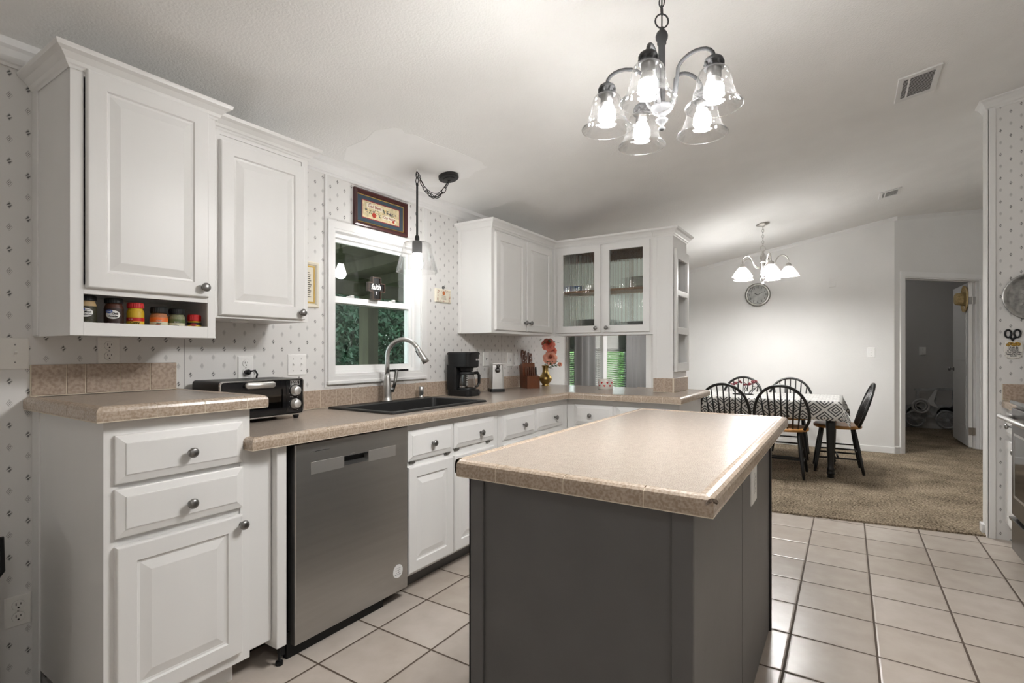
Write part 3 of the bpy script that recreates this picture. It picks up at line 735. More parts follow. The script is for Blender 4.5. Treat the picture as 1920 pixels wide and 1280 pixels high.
m.loops([[cp + ua*a + va*b - na*.004 for a, b in ring], [cp + ua*a*.95 + va*b + na*.0016 for a, b in ring]]); o = m.build('chip', mat('chipped_tile_body', (.13,.095,.07), .9, var=.5, scale=200), ic); o['label'] = 'dark chip in the corner tile'
counter('beige counter corner between the range and the patterned stub wall', (4.2, -1.2, .875),
  [rect(4.06, 4.408, -1.548, -.845)], .875, [([(4.06, -.845), (4.408, -.845)], .12)], .14, left=True)
# backsplashes
def splash(label, p0, p1, nrm, z0, z1, tiles, th=.012):
    c = thing('tile_backsplash', ((p0[0]+p1[0])/2, (p0[1]+p1[1])/2, z0), label, 'backsplash')
    p0, p1, nrm = Vector((*p0, 0)), Vector((*p1, 0)), Vector((*nrm, 0)); t = (p1-p0).normalized()
    m = MB(); q = [p0, p1, p1+nrm*(th-.0025), p0+nrm*(th-.0025)]
    m.loops([[v+Z_*(z0+.0005) for v in q], [v+Z_*(z1-.001) for v in q]]); m.build('grout', GROUT, c)
    m = MB()
    for a, b in tiles:
        m.nested(p0+t*(a+.0015)+Z_*(z0+.004)+nrm*.001, t, Z_, nrm, b-a-.003, z1-z0-.004, [(0,0),(0,th-.003),(.0015,th-.001)])
    m.build('tiles', SPLT, c)
def cut(L, w, first): 
    e = [0.0]; x = first
    while x < L-.02: e.append(x); x += w
    e.append(L); return list(zip(e[:-1], e[1:]))
splash('long low tile backsplash behind the sink and coffee maker', (1.062, 2.379), (4.10, 2.379), (0,-1), .8765, .975, cut(3.038, .1045, .084))
splash('short tan tile backsplash on the raised near end counter', (.600, 2.379), (1.064, 2.379), (0,-1), 1.0235, 1.135, [(0,.098),(.098,.154),(.154,.262),(.262,.366),(.366,.464)])
splash('tan tiles wrapping the foot of the white display column', (3.879, 1.232), (3.879, 1.086), (-1,0), .8765, .982, [(0,.082),(.082,.146)])
splash('tan tiles on the dining side of the display column foot', (3.868, 1.085), (4.26, 1.085), (0,-1), .8765, .982, cut(.392,.105,.06))
splash('tan tile backsplash on the patterned stub wall by the range', (4.409, -.818), (4.409, -1.54), (-1,0), .8765, .978, cut(.722,.105,.1))

# ================================================================== ISLAND
c = thing('kitchen_island', (1.8, .58, 0), 'charcoal grey kitchen island below the large beige worktop', 'island')
m = MB(); m.box(1.156, 2.448, .286, .878, .0, .832)
m.box(1.148, 1.157, .838, .886, 0, .832, .002); m.box(1.148, 1.157, .278, .325, 0, .832, .002)
m.box(1.148, 1.80, .878, .886, 0, .832, .002); m.box(1.80, 2.454, .878, .886, 0, .832, .002); m.build('body', CHAR, c)
m = MB(); m.box(1.1565, 1.764, .278, .287, .004, .832, .0015); m.build('side_panel', CHAR, c)
m = MB(); m.box(1.772, 2.425, .278, .287, .004, .832, .0015); m.build('side_panel', CHAR, c)
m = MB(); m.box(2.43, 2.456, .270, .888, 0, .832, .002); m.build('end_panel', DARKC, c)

# ================================================================== SINK, FAUCET, DISHWASHER
c = thing('kitchen_sink', (2.18, 2.09, .875), 'black drop-in kitchen sink under the window', 'sink')
m = MB(); r0 = rect(SX0, SX1, SY0, SY1); r1 = rect(SX0+.004, SX1-.004, SY0+.004, SY1-.004); r2 = rect(SX0+.030, SX1-.030, SY0+.030, SY1-.085)
r3 = rect(SX0+.034, SX1-.034, SY0+.034, SY1-.089); r4 = rect(SX0+.055, SX1-.055, SY0+.055, SY1-.11)
def rr(r, rad, z, n=4):
    (x0,y0),(x1,_),(_,y1),_ = r[0], r[1], r[2], r[3]; o = []
    for cxx, cyy, a0 in ((x1-rad,y0+rad,-pi/2),(x1-rad,y1-rad,0),(x0+rad,y1-rad,pi/2),(x0+rad,y0+rad,pi)):
        for k in range(n+1): o.append((cxx+rad*cos(a0+pi/2*k/n), cyy+rad*sin(a0+pi/2*k/n), z))
    return o
m.sm = False
m.loops([rr(r0,.012,.8755), rr(r0,.012,.8805), rr(r1,.010,.886), rr(r2,.03,.886), rr(r3,.03,.882), rr(r4,.03,.69), rr(rect(SX0+.09,SX1-.09,SY0+.09,SY1-.145),.03,.676)], True, False, True)
m.loops([rr(rect(SX0+.021,SX1-.021,SY0+.021,SY1-.021),.02,.8755), rr(rect(SX0+.022,SX1-.022,SY0+.022,SY1-.022),.02,.66)], True, False, True)
m.build('basin', SINKM, c)
m = MB(); m.sm = True; m.lathe([(.045,.677),(.045,.679),(.038,.6795),(.034,.678),(.004,.678)], (2.18, 2.06, 0), 24); m.build('drain', STEEL, c)
fa = thing('faucet', (2.18, 2.292, .886), 'brushed steel gooseneck faucet behind the black sink', 'faucet')
dv = Vector((.45, -.89, 0)).normalized(); B0 = Vector((2.18, 2.292, 0))
m = MB(); m.sm = True; m.lathe([(.030,.8862),(.030,.892),(.026,.897),(.0245,.92),(.023,.985),(.0175,1.03),(.0155,1.05)], B0, 24); m.build('base', STEEL, fa)
m = MB(); m.sm = True
path = [B0+Z_*1.04, B0+Z_*1.10, B0+Z_*1.155]
for k in range(1, 13):
    a = pi*k/14; path.append(B0 + Z_*(1.155+.098*sin(a)) + dv*(.098-.098*cos(a)))
m.tube(path, .0135, 14); m.build('spout', STEEL, fa)
m = MB(); m.sm = True; e = path[-1]; d = (path[-1]-path[-2]).normalized()
m.tube([e-d*.01, e+d*.02, e+d*.07, e+d*.095], [.0145,.016,.0195,.0205], 16); hd = m.build('spray_head', STEEL, fa)
m = MB(); pp_ = e+d*.035-dv*.0185; m.tube([pp_-d*.02, pp_+d*.022], .006, 8); m.build('spray_button', BLK, hd)
m = MB(); m.sm = True; sd = Vector((.89,.45,0)).normalized(); hb = B0+Z_*.955+Vector((.022,-.012,0))
m.tube([hb-Vector((.012,-.008,0)), hb+Vector((.012,-.006,0))], .017, 16)
m.tube([hb+Vector((.008,-.006,.0)), hb+Vector((.016,-.012,.04)), hb+Vector((.026,-.018,.115))], [.009,.0095,.011], 12); m.build('lever', PEWT, fa)
sp_ = thing('soap_dispenser', (2.485, 2.30, .886), 'small steel soap dispenser to the right of the faucet', 'dispenser')
m = MB(); m.sm = True; m.lathe([(.020,.8862),(.020,.890),(.013,.893),(.012,.905),(.0165,.909),(.0165,.952),(.013,.956),(.001,.957)], (2.485,2.305,0), 20); m.build('pump', STEEL, sp_)

dw = thing('dishwasher', (1.515, 1.80, 0), 'stainless steel dishwasher with pocket handle and round white sticker', 'dishwasher')
m = MB(); m.box(1.190, 1.787, 1.83, 2.36, .06, .826); m.build('tub', BLK, dw)
m = MB(); m.box(1.20, 1.69, 1.806, 1.83, 0, .10); m.box(1.182, 1.196, 1.812, 1.84, .02, .83); m.build('kick_plate', BLK, dw)
m = MB(); X0d, X1d, ZD0, ZD1 = 1.214, 1.818, .053, .822
PX0, PX1, PZ0, PZ1 = 1.443, 1.574, .702, .741
def plate_hole(mb, x0, x1, z0, z1, hx0, hx1, hz0, hz1, yf, yb):
    R = [[(x0,yb,z0),(x1,yb,z0),(x1,yb,z1),(x0,yb,z1)], [(x0,yf+.004,z0),(x1,yf+.004,z0),(x1,yf+.004,z1),(x0,yf+.004,z1)], [(x0+.004,yf,z0+.003),(x1-.004,yf,z0+.003),(x1-.004,yf,z1-.003),(x0+.004,yf,z1-.003)],
         [(hx0,yf,hz0),(hx1,yf,hz0),(hx1,yf,hz1),(hx0,yf,hz1)], [(hx0+.004,yf+.026,hz0+.012),(hx1-.004,yf+.026,hz0+.012),(hx1-.004,yf+.03,hz1),(hx0+.004,yf+.03,hz1)]]
    mb.loops(R, True, True, True)
plate_hole(m, X0d, X1d, ZD0, ZD1, PX0, PX1, PZ0, PZ1, 1.772, 1.818); dd = m.build('door', STEEL, dw)
for a, b in ((1.283, PX0-.001), (PX1+.001, 1.737)):
    m = MB(); m.box(a, b, 1.7712, 1.773, .696, .7445, .0006, 1); m.build('handle_band', STEELL, dd)
m = MB(); m.box(PX0+.0045, PX1-.0045, 1.772+.0235, 1.772+.0285, PZ0+.0125, PZ1); m.box(PX0+.001, PX1-.001, 1.7725, 1.797, PZ1-.004, PZ1-.0005); m.build('pocket_shade', BLK, dd)  # black sheets painting the shade inside the handle recess
m = MB(); m.box(1.283, 1.369, 1.7714, 1.7725, .7845, .7862); m.box(1.30, 1.36, 1.771, 1.7725, .7862, .7874); m.build('status_strip', CHROME, dd)
m = MB()
for k in range(4): m.box(1.478+k*.006, 1.482+k*.006, 1.7712, 1.7725, .7475, .7500)
m.build('indicator_lights', STEELL, dd)
m = MB(); m.lathe([(.031, 0), (.031, .0012)], (1.752, 1.772, .150), 28, M=axisM((0,-1,0))); st = m.build('sticker', WHT, dd); st['label'] = 'round white sticker'
m = MB()
for k in range(4):
    text_bm(m, ('- - - - -', '-- --- --', '--- -- -', '--- --- ----')[k], .011, lambda u,v,w_, k=k: (1.752+u, 1.7706-w_, .165-.0095*k+v), .0003, bold=.0004)
m.build('lettering', INK, st)

# ================================================================== TOASTER OVEN
to = thing('toaster_oven', (1.305, 2.24, .875), 'black toaster oven with two steel dials on the worktop', 'toaster oven')
tx0, tx1, ty0, ty1, tz0, tz1 = 1.115, 1.498, 2.128, 2.345, .893, 1.058
def rrect(x0, x1, z0, z1, r, y, n=4):
    o = []
    for cx_, cz_, a0 in ((x1-r,z0+r,-pi/2),(x1-r,z1-r,0),(x0+r,z1-r,pi/2),(x0+r,z0+r,pi)):
        for k in range(n+1): o.append((cx_+r*cos(a0+pi/2*k/n), y, cz_+r*sin(a0+pi/2*k/n)))
    return o
m = MB(); m.sm = False
m.loops([rrect(tx0,tx1,tz0,tz1,.014,ty1), rrect(tx0,tx1,tz0,tz1,.014,ty0+.006), rrect(tx0+.006,tx1-.006,tz0+.006,tz1-.006,.010,ty0+.006), rrect(tx0+.008,tx1-.09,tz0+.008,tz1-.008,.008,ty0+.008), rrect(tx0+.02,tx1-.095,tz0+.02,tz1-.02,.008,ty1-.02)], True, True, True)
m.build('body', BLK, to)
m = MB(); m.loops([rrect(tx0,tx1,tz0,tz1,.014,ty0+.007), rrect(tx0,tx1,tz0,tz1,.014,ty0-.004), rrect(tx0+.005,tx1-.005,tz0+.005,tz1-.005,.010,ty0-.004), rrect(tx0+.005,tx1-.005,tz0+.005,tz1-.005,.010,ty0+.007)], True, False, False); m.build('bezel', CHROME, to)
m = MB(); m.frame((tx0+.008, ty0+.004, tz0+.008), X_, Z_, NY, .285, tz1-tz0-.016, .016, .008, .028, .036); dr_ = m.build('door', BLKG, to)
m = MB(); m.box(tx0+.02, tx0+.28, ty0+.001, ty0+.003, tz0+.034, tz1-.042); m.build('window', DPANE, dr_)
m = MB(); m.sm = True; hz = tz1-.021; m.loops([rrect(tx0+.100,tx0+.232,hz-.012,hz+.012,.0115,ty0-.022), rrect(tx0+.098,tx0+.234,hz-.014,hz+.014,.0135,ty0-.016), rrect(tx0+.100,tx0+.232,hz-.012,hz+.012,.0115,ty0-.006)], True, True, True); m.build('handle', STEELL, dr_)
m = MB(); 
for k in range(9): m.tube([(tx0+.03+k*.028, ty0+.02, .945), (tx0+.03+k*.028, ty1-.03, .945)], .0016, 6)
m.tube([(tx0+.022, ty0+.02, .945), (tx0+.28, ty0+.02, .945)], .002, 6); m.build('rack', CHROME, to)
m = MB(); m.box(tx1-.088, tx1-.008, ty0-.003, ty0+.006, tz0+.008, tz1-.008, .003); cpn = m.build('control_panel', BLKG, to)
for z in (1.003, .943):
    m = MB(); m.sm = True; m.lathe([(.024,0),(.024,.004),(.0185,.006),(.0185,.020),(.016,.022),(.001,.022)], (tx1-.044, ty0-.003, z), 24, M=axisM((0,-1,0))); k_ = m.build('dial', STEELL, cpn)
    m = MB(); m.lathe([(.0275,0),(.0275,.0012),(.025,.0012),(.025,0)], (tx1-.044, ty0-.003, z), 24, M=axisM((0,-1,0))); m.build('dial_ring', BLK, k_)
m = MB(); m.frame((tx1-.068, ty0-.003, 1.028), X_, Z_, NY, .048, .021, .0015, .0008)
text_bm(m, 'BLACK+', .0098, lambda u,v,w_: (tx1-.044+u, ty0-.0035-w_, 1.0425+v), .0005, bold=.0003); text_bm(m, 'DECKER', .0098, lambda u,v,w_: (tx1-.044+u, ty0-.0035-w_, 1.0335+v), .0005, bold=.0003)
for zz in (1.003, .943):
    for k in range(8):
        a = 2*pi*(k+.5)/8; m.box(tx1-.044+.031*cos(a)-.001, tx1-.044+.031*cos(a)+.001, ty0-.0036, ty0-.003, zz+.031*sin(a)-.001, zz+.031*sin(a)+.001)
text_bm(m, 'TEMP', .006, lambda u,v,w_: (tx1-.062+u, ty0-.0035-w_, 1.0235+v), .0004); text_bm(m, 'TIMER', .006, lambda u,v,w_: (tx1-.062+u, ty0-.0035-w_, .9755+v), .0004)
m.build('lettering', STEELL, cpn)
for x, y in ((tx0+.03, ty0+.02), (tx1-.03, ty0+.012), (tx0+.03, ty1-.03), (tx1-.03, ty1-.03)):
    m = MB(); m.sm = True; m.lathe([(.010,.8755),(.013,.885),(.014,.8935)], (x, y, 0), 12); m.build('foot', BLK, to)

# ================================================================== SMALL THINGS ON THE WORKTOP
ZT = .8755
cm = thing('coffee_maker', (2.85, 2.25, ZT), 'black drip coffee maker with glass carafe', 'coffee maker')
cx0, cx1, cy0, cy1 = 2.775, 2.925, 2.145, 2.345; cxm = (cx0+cx1)/2
def rbox(mb, x0, x1, y0, y1, zs, rad=.03, n=5):
    """stack of rounded rectangles: zs = [(z, inset)]"""
    def ring(z, i):
        o = []; r = max(.002, rad-i)
        for a_, b_, a0 in ((x1-i-r,y0+i+r,-pi/2),(x1-i-r,y1-i-r,0),(x0+i+r,y1-i-r,pi/2),(x0+i+r,y0+i+r,pi)):
            for k in range(n+1): o.append((a_+r*cos(a0+pi/2*k/n), b_+r*sin(a0+pi/2*k/n), z))
        return o
    mb.loops([ring(z, i) for z, i in zs])
m = MB(); m.sm = False; rbox(m, cx0, cx1, cy0, cy1, [(ZT,.004),(ZT+.004,0),(ZT+.040,0),(ZT+.044,.004)], .035); m.build('base', BLK, cm)
m = MB(); rbox(m, cx0, cx1, cy1-.085, cy1, [(ZT+.043,0),(ZT+.215,0)], .02); m.build('column', BLK, cm)
m = MB(); rbox(m, cx0, cx1, cy0+.004, cy1, [(ZT+.195,.014),(ZT+.203,.003),(ZT+.285,0)], .035); h_ = m.build('brew_head', BLK, cm)
m = MB(); rbox(m, cx0-.004, cx1+.004, cy0, cy1+.003, [(ZT+.285,0),(ZT+.296,0),(ZT+.304,.01)], .036); m.build('lid', BLK, h_)
m = MB(); m.lathe([(.045,ZT+.170),(.05,ZT+.196)], (cxm, cy0+.075, 0), 20); m.build('filter_basket', BLK, cm)
m = MB(); text_bm(m, 'Mr. Coffee', .014, lambda u,v,w_: (cxm+.036+u*.75, cy0+.0028-w_, ZT+.25+v), .0006, bold=.0008); m.build('lettering', WHT, h_)
m = MB(); m.lathe([(.011,0),(.011,.004),(.001,.004)], (cxm+.045, cy0+.001, ZT+.021), 16, M=axisM((0,-1,0))); m.build('power_switch', GUN, cm)
m = MB(); m.sm = True; cc = (cxm, cy0+.072, 0)
m.lathe([(.052,ZT+.046),(.060,ZT+.056),(.063,ZT+.075),(.060,ZT+.10),(.050,ZT+.145),(.049,ZT+.152)], cc, 28, cap0=True, cap1=False); cf = m.build('carafe', thin_glass('carafe_glass', (.75,.75,.75), 1.5, 1.6), cm)
m = MB(); m.lathe([(.062,ZT+.0445),(.065,ZT+.048),(.062,ZT+.056),(.05,ZT+.0445)], cc, 28, cap0=False, cap1=False); m.lathe([(.0515,ZT+.146),(.0525,ZT+.152),(.048,ZT+.165),(.02,ZT+.169),(.001,ZT+.169)], cc, 28); m.build('collar', BLK, cf)
m = MB(); hx_ = Vector((cxm, cy0+.072, 0)); hd_ = Vector((.92, -.39, 0)).normalized()
m.tube([hx_+hd_*.050+Z_*(ZT+.155), hx_+hd_*.085+Z_*(ZT+.158), hx_+hd_*.098+Z_*(ZT+.14), hx_+hd_*.098+Z_*(ZT+.085), hx_+hd_*.082+Z_*(ZT+.062), hx_+hd_*.063+Z_*(ZT+.062)], [.010,.011,.011,.010,.009,.008], 8); m.build('handle', BLK, cf)
m = MB(); fd = Vector((-.80,-.6,0)).normalized()
for k in range(6):
    z = ZT+.078+k*.012; rr_ = .0632 - max(0, (z-ZT-.075))*.19; p = hx_ + fd*(rr_+.0006) + Z_*z; t_ = fd.cross(Z_)
    m.loops([[p - t_*.009, p + t_*.004, p + t_*.004 + Z_*.0022, p - t_*.009 + Z_*.0022], [q_ + fd*.0006 for q_ in (p - t_*.009, p + t_*.004, p + t_*.004 + Z_*.0022, p - t_*.009 + Z_*.0022)]])
text_bm(m, 'Mr. Coffee', .011, lambda u,v,w_: tuple(hx_ + Vector((fd.x*cos(-.5)-fd.y*sin(-.5), fd.x*sin(-.5)+fd.y*cos(-.5), 0))*.0642*1 + Vector((-fd.y,fd.x,0))*u*.7 + Z_*(ZT+.066+v)), .0003, bold=.0004)
m.build('level_marks', WHT, cf)

co = thing('can_opener', (3.275, 2.262, ZT), 'tall stainless electric can opener between coffee maker and knife block', 'can opener')
oM = Matrix.Translation((3.275, 2.262, ZT)) @ Matrix.Rotation(radians(-42), 4, 'Z')
m = MB(oM); rbox(m, -.060, .060, -.055, .055, [(0,0),(.024,.003)], .02); m.build('base', BLK, co)
m = MB(oM); rbox(m, -.054, .054, -.049, .049, [(.024,0),(.185,.009),(.205,.011)], .02); m.build('body', STEEL, co)
m = MB(oM); m.box(-.042, .043, -.050, .040, .205, .219, .005); m.box(.040, .098, -.048, -.030, .209, .216, .002); m.build('lever', STEELL, co)
m = MB(oM); m.sm = True; m.lathe([(.020,0),(.020,.010),(.013,.014),(.011,.022),(.001,.022)], (0, -.042, .165), 18, M=axisM((0,-1,0))); m.lathe([(.014,0),(.014,.014),(.001,.016)], (.003, -.044, .196), 14, M=axisM((0,-1,0))); m.build('cutter', STEELD, co)

kb = thing('knife_block', (3.77, 2.26, ZT), 'reddish wooden knife block full of knives beside the brass vase', 'knife block')
kM = Matrix.Translation((3.755, 2.25, ZT)) @ Matrix.Rotation(radians(-38), 4, 'Z')
m = MB(kM); m.loops([[(x, y, z) for y, z in ((-.01,0),(.085,0),(.112,.19),(.03,.21))] for x in (-.055, .055)])
m.loops([[(x, y, z) for y, z in ((-.085,0),(-.01,0),(-.01,.095),(-.06,.105),(-.085,.10))] for x in (-.055, .055)]); m.build('block', KNIFEW, kb)
rnd = random.Random(5)
ks = [(-.038,.058,.205,.13,1.3),(-.012,.06,.206,.12,1.2),(.014,.058,.205,.11,1.2),(.038,.06,.204,.10,1.1),(-.025,.038,.205,.085,1),(.02,.036,.204,.08,1)] + [(-.044+.0175*i,-.035,.098,.095,.75) for i in range(6)]
for i, (x, y, z, L, sc) in enumerate(ks):
    m = MB(kM); dx, dy = (.0, -.10) if i < 6 else (0, -.09); e0 = Vector((x, y, z-.012)); ax = Vector((0, .16 if i < 6 else .10, 1)).normalized()
    pts = [e0, e0+ax*L*.2, e0+ax*L*.55, e0+ax*L*.92, e0+ax*L]
    m.tube(pts, [.009*sc,.0085*sc,.0105*sc,.0095*sc,.005*sc], 8)
    kn_ = thing('kitchen_knife', kM @ e0, ('large wooden handled knife in the back row of the knife block', 'slim wooden handled steak knife in the front row of the block', 'single black handled knife in the front row of the block')[0 if i < 6 else 2 if i == 11 else 1], 'knife', ('large knives in the block', 'steak knives in the block', None)[0 if i < 6 else 2 if i == 11 else 1])
    k = m.build('knife_handle', HANDW if i != 11 else BLK, kn_)
    if i < 6:
        m = MB(kM)
        for tt in (.3, .7): m.lathe([(.003,0),(.003,.0225*sc),(.0005,.0225*sc)], e0+ax*L*tt + Vector((0,.011*sc,0)), 8, M=axisM((0,-1,0)))
        m.build('rivet', CHROME, k)

bv = thing('brass_vase', (4.06, 2.27, ZT), 'aged brass vase holding coral roses in the corner', 'vase')
VB = Vector((4.06, 2.27, ZT))
m = MB(); m.sm = True; m.lathe([(.034,0),(.036,.006),(.028,.012),(.036,.025),(.056,.05),(.060,.065),(.052,.085),(.034,.105),(.026,.13),(.026,.155),(.032,.178),(.036,.182),(.030,.180),(.022,.155),(.001,.13)], VB, 28); m.build('body', BRASS, bv)
def rose(name, lab, c, R, mt, seed, face=(-.78,-.55,.30)):
    r = random.Random(seed); t = thing(name, c, lab, 'flower', 'roses in the brass vase')
    c = Vector(c); m = MB(Matrix.Translation(c) @ axisM(Vector(face).normalized())); m.sm = True
    for layer in range(7):
        npet = (3, 4, 5, 5, 6, 7, 7)[layer]; f_ = layer/6; rad = R*(.10+.62*f_)
        for k in range(npet):
            a = 2*pi*(k + r.random()*.35)/npet + layer*.6; d = Vector((cos(a), sin(a), 0)); s_ = d.cross(Z_); rows = []
            wid = R*(.17+.25*f_)
            for i in range(6):
                f = i/5; w_ = wid*(.35+.95*sin(pi*(.12+.74*f)))*r.uniform(.9,1.1)
                out = rad*(.25+.75*f) + R*.34*f_*f**3; up = R*((.85-.70*f_)*f + .35*(1-f_) - .30) + R*.30*sin(pi*f*.8)*f_ - R*.16*f_*f**4
                rows.append([d*(out - abs(g)**2*w_*.30) + s_*w_*g + Z_*(up + R*(r.random()-.5)*.10 + abs(g)*R*.07*(1-f_*1.2)) for g in (-1, -.55, 0, .55, 1)])
            m.loops(rows, False, False, False)
    m.build('petals', mt, t)
    m = MB(); p0 = VB + Z_*.14 + (c-VB)*.08; e_ = c - Vector(face).normalized()*R*.2; m.tube([p0, (p0+e_)/2 + Vector((.006,.004,.01)), e_], .0025, 6); m.build('stem', GREENL, t)
    return t
rose('rose', 'large deep coral rose at the top of the brass vase', (4.035, 2.225, ZT+.368), .060, CORAL, 1)
rose('rose', 'large pale peach rose below the deeper coral one', (4.03, 2.205, ZT+.252), .062, PEACH, 2)
rose('rose', 'small coral rosebud half hidden behind the pale peach rose', (4.10, 2.215, ZT+.312), .036, CORAL, 3)
rose('rose', 'small peach rosebud on a drooping stem right of vase', (4.10, 2.145, ZT+.193), .020, PEACH, 4)
m = MB(); r = random.Random(9)
for k in range(46):
    a = r.uniform(0, 2*pi); rad = r.uniform(.02, .085); z = r.uniform(.15, .225) if k > 12 else r.uniform(.385, .43)
    p = VB + Vector((rad*cos(a)*.8-.02, rad*sin(a)*.8-.075, z)) if k > 12 else VB + Vector((rad*cos(a)*.9-.01, rad*sin(a)-.04, z)); L = r.uniform(.022, .036); d = Vector((cos(a), sin(a), r.uniform(-.6,.5))).normalized(); s_ = d.cross(Z_).normalized()
    m.loops([[p-s_*.002, p, p+s_*.002], [p+d*L*.35-s_*L*.3, p+d*L*.35+Z_*.004, p+d*L*.35+s_*L*.3], [p+d*L*.7-s_*L*.24, p+d*L*.7+Z_*.003, p+d*L*.7+s_*L*.24], [p+d*L-s_*.0008, p+d*L, p+d*L+s_*.0008]], False, False, False)
lv = m.build('rose_leaves', GREENL); tag(lv, 'dark green leaves spilling over the rim of the brass vase', 'leaves', kind='stuff')

hm = thing('heart_tin', (3.975, 1.66, ZT), 'low white pot with red hearts on the peninsula', 'pot')
m = MB(); m.sm = True; m.lathe([(.058,0),(.060,.003),(.060,.078),(.058,.081),(.055,.081),(.055,.05),(.001,.05)], (3.975,1.66,ZT), 32); m.build('body', CER, hm)
m = MB()
def heart(n=20):
    o = []
    for k in range(n):
        t = 2*pi*k/n; o.append((16*sin(t)**3/17, (13*cos(t)-5*cos(2*t)-2*cos(3*t)-cos(4*t))/17))
    return o
for i, a in enumerate([radians(x) for x in (150, 172, 194, 216, 238, 260, 282, 128, 106)]):
    z = ZT + (.054 if i % 2 else .030)
    for g, rr_ in ((1, .0603), ):
        pts0 = []; pts1 = []
        for hx__, hz__ in heart():
            aa = a + hx__*.0095/.06; pts0.append((3.975+.0600*cos(aa), 1.66+.0600*sin(aa), z+hz__*.0095)); pts1.append((3.975+.0608*cos(aa), 1.66+.0608*sin(aa), z+hz__*.0095))
        m.loops([pts0, pts1])
m.build('hearts', RED, hm)

# ---- spice jars in the cubby
JZ = 1.2585
def jar(lab, x, y, r, h, caph, capm, fillm, bands, texts, oval=None, waist=False):
    t = thing('spice_jar', (x, y, JZ), lab, 'spice jar', 'spice jars in the cabinet cubby')
    m = MB(); m.sm = True; hb = h - caph
    if waist: pr = [(r*.96,0),(r,.003),(r,hb*.52),(r*.82,hb*.62),(r*.80,hb*.82),(r*.86,hb*.92),(r*.84,hb)]
    else: pr = [(r*.96,0),(r,.003),(r,hb*.80),(r*.95,hb*.88),(r*.84,hb*.94),(r*.84,hb)]
    m.lathe(pr, (x, y, JZ), 24); b = m.build('body', fillm, t)
    m = MB(); m.lathe([(r*.93,hb),(r*.95,hb+.001),(r*.95,h-.002),(r*.90,h),(r*.001,h)], (x, y, JZ), 24)
    for k in range(24):
        a = 2*pi*k/24; m.box(x+r*.95*cos(a)-.0006, x+r*.95*cos(a)+.0006, y+r*.95*sin(a)-.0006, y+r*.95*sin(a)+.0006, JZ+hb+.002, JZ+h-.004)
    m.build('cap', capm, t)
    base = math.atan2(-y, -x) - .10   # label faces the room
    for i, (z0, z1, mt, span, rf) in enumerate(bands):
        m = MB(); m.sm = True; n = 20; R_ = r*rf + .0006
        m.loops([[(x+R_*cos(base-span/2+span*k/n), y+R_*sin(base-span/2+span*k/n), JZ+z) for k in range(n+1)] for z in (z0*hb, z1*hb)], False, False, False)
        lb_ = m.build('label_band', mt, t)
    if oval:
        z, a_, bq, mt, off, extra = oval
        m = MB(); pts = []
        def cyl(u, v, R_): 
            aa = base + u/R_; return (x+R_*cos(aa), y+R_*sin(aa), JZ+v)
        def strip(cu_, cz_, aa_, bb_, R_):
            m.loops([[cyl(cu_+aa_*cos(pi-pi*k/18), cz_+sg*bb_*sin(pi*k/18)+(.00001*sg), R_) for k in range(19)] for sg in (-1, -.5, 0, .5, 1)], False, False, False)
        strip(0, z, a_, bq, r+.0012); ol = m.build('label', mt, t)
        if extra:
            m = MB(); strip(-a_*.52, z+bq*.72, a_*.5, bq*.42, r+.0018)
            bl = m.build('badge', mat('blue_badge', (.04,.10,.38), .5), ol)
            m = MB(); text_bm(m, 'great', bq*.55, lambda u,v,w_: cyl(-a_*.52+u*.8, z+bq*.72+v, r+.0022), .0002, bold=.0003); m.build('lettering', WHT, bl)
    for tx, sz, z, mt, rf, du in texts:
        m = MB(); R_ = r*rf + .0020
        text_bm(m, tx, sz, lambda u,v,w_: (x+R_*cos(base+(u+du)/R_), y+R_*sin(base+(u+du)/R_), JZ+z+v), .0002, bold=sz*.03); m.build('lettering', mt, t)
FILLG = mat('mixed_herb_fill', (.19,.16,.06), .5, var=.7, scale=220); FILLC = mat('chili_fill', (.07,.022,.012), .5, var=.2, scale=90); FILLT = mat('tan_spice_fill', (.42,.30,.15), .5)
FILLY = mat('curry_fill', (.62,.40,.02), .45); FILLP = mat('paprika_fill', (.40,.16,.07), .5, var=.3, scale=120); FILLS = mat('herb_fill', (.20,.21,.12), .5, var=.3, scale=160); YEL = mat('yellow_label', (.72,.50,.03), .5); ORNG = mat('orange_label', (.72,.16,.03), .5); OLIV = mat('green_label', (.10,.14,.05), .5); CRM = mat('cream_label', (.68,.66,.49), .5)
jar('tall spice jar with dark label at the left end of the cubby', .672, 2.105, .027, .107, .018, BLK, FILLT, [(.10,.80,mat('dark_herb_label',(.03,.028,.012),.5,var=.8,scale=160),4.0,1)], [('Meat', .0085, .052, INK, 1, .006), ('Tenderizer', .0075, .044, INK, 1, .002), ('seasoning', .004, .0595, INK, 1, .006), ('NET WT 5.5 OZ', .0055, .0175, WHT, 1, 0)], (.050, .021, .0145, WHT, 0, True))
jar('tall chili powder jar with black cap, second from the left', .748, 2.105, .027, .104, .018, BLK, FILLC, [(.10,.80,mat('brown_label',(.028,.011,.008),.5),4.0,1)], [('Chili', .0095, .050, INK, 1, .006), ('Powder', .0085, .041, INK, 1, .002), ('NET WT 2.5 OZ', .0055, .0165, WHT, 1, 0)], (.047, .021, .0145, WHT, 0, True))
jar('red capped yellow curry powder jar in the middle of the cubby', .812, 2.105, .0255, .093, .019, RED, FILLY, [(.02,.38,YEL,3.6,1),(.38,.55,REDD if False else RED,3.6,1),(.66,.82,RED,3.6,.83)], [('McCormick', .0085, .0555, WHT, .85, 0), ('Curry', .0115, .0225, INK, 1, .001), ('Powder', .0115, .0125, INK, 1, .001), ('No Salt', .0045, .035, WHT, 1, -.012)])
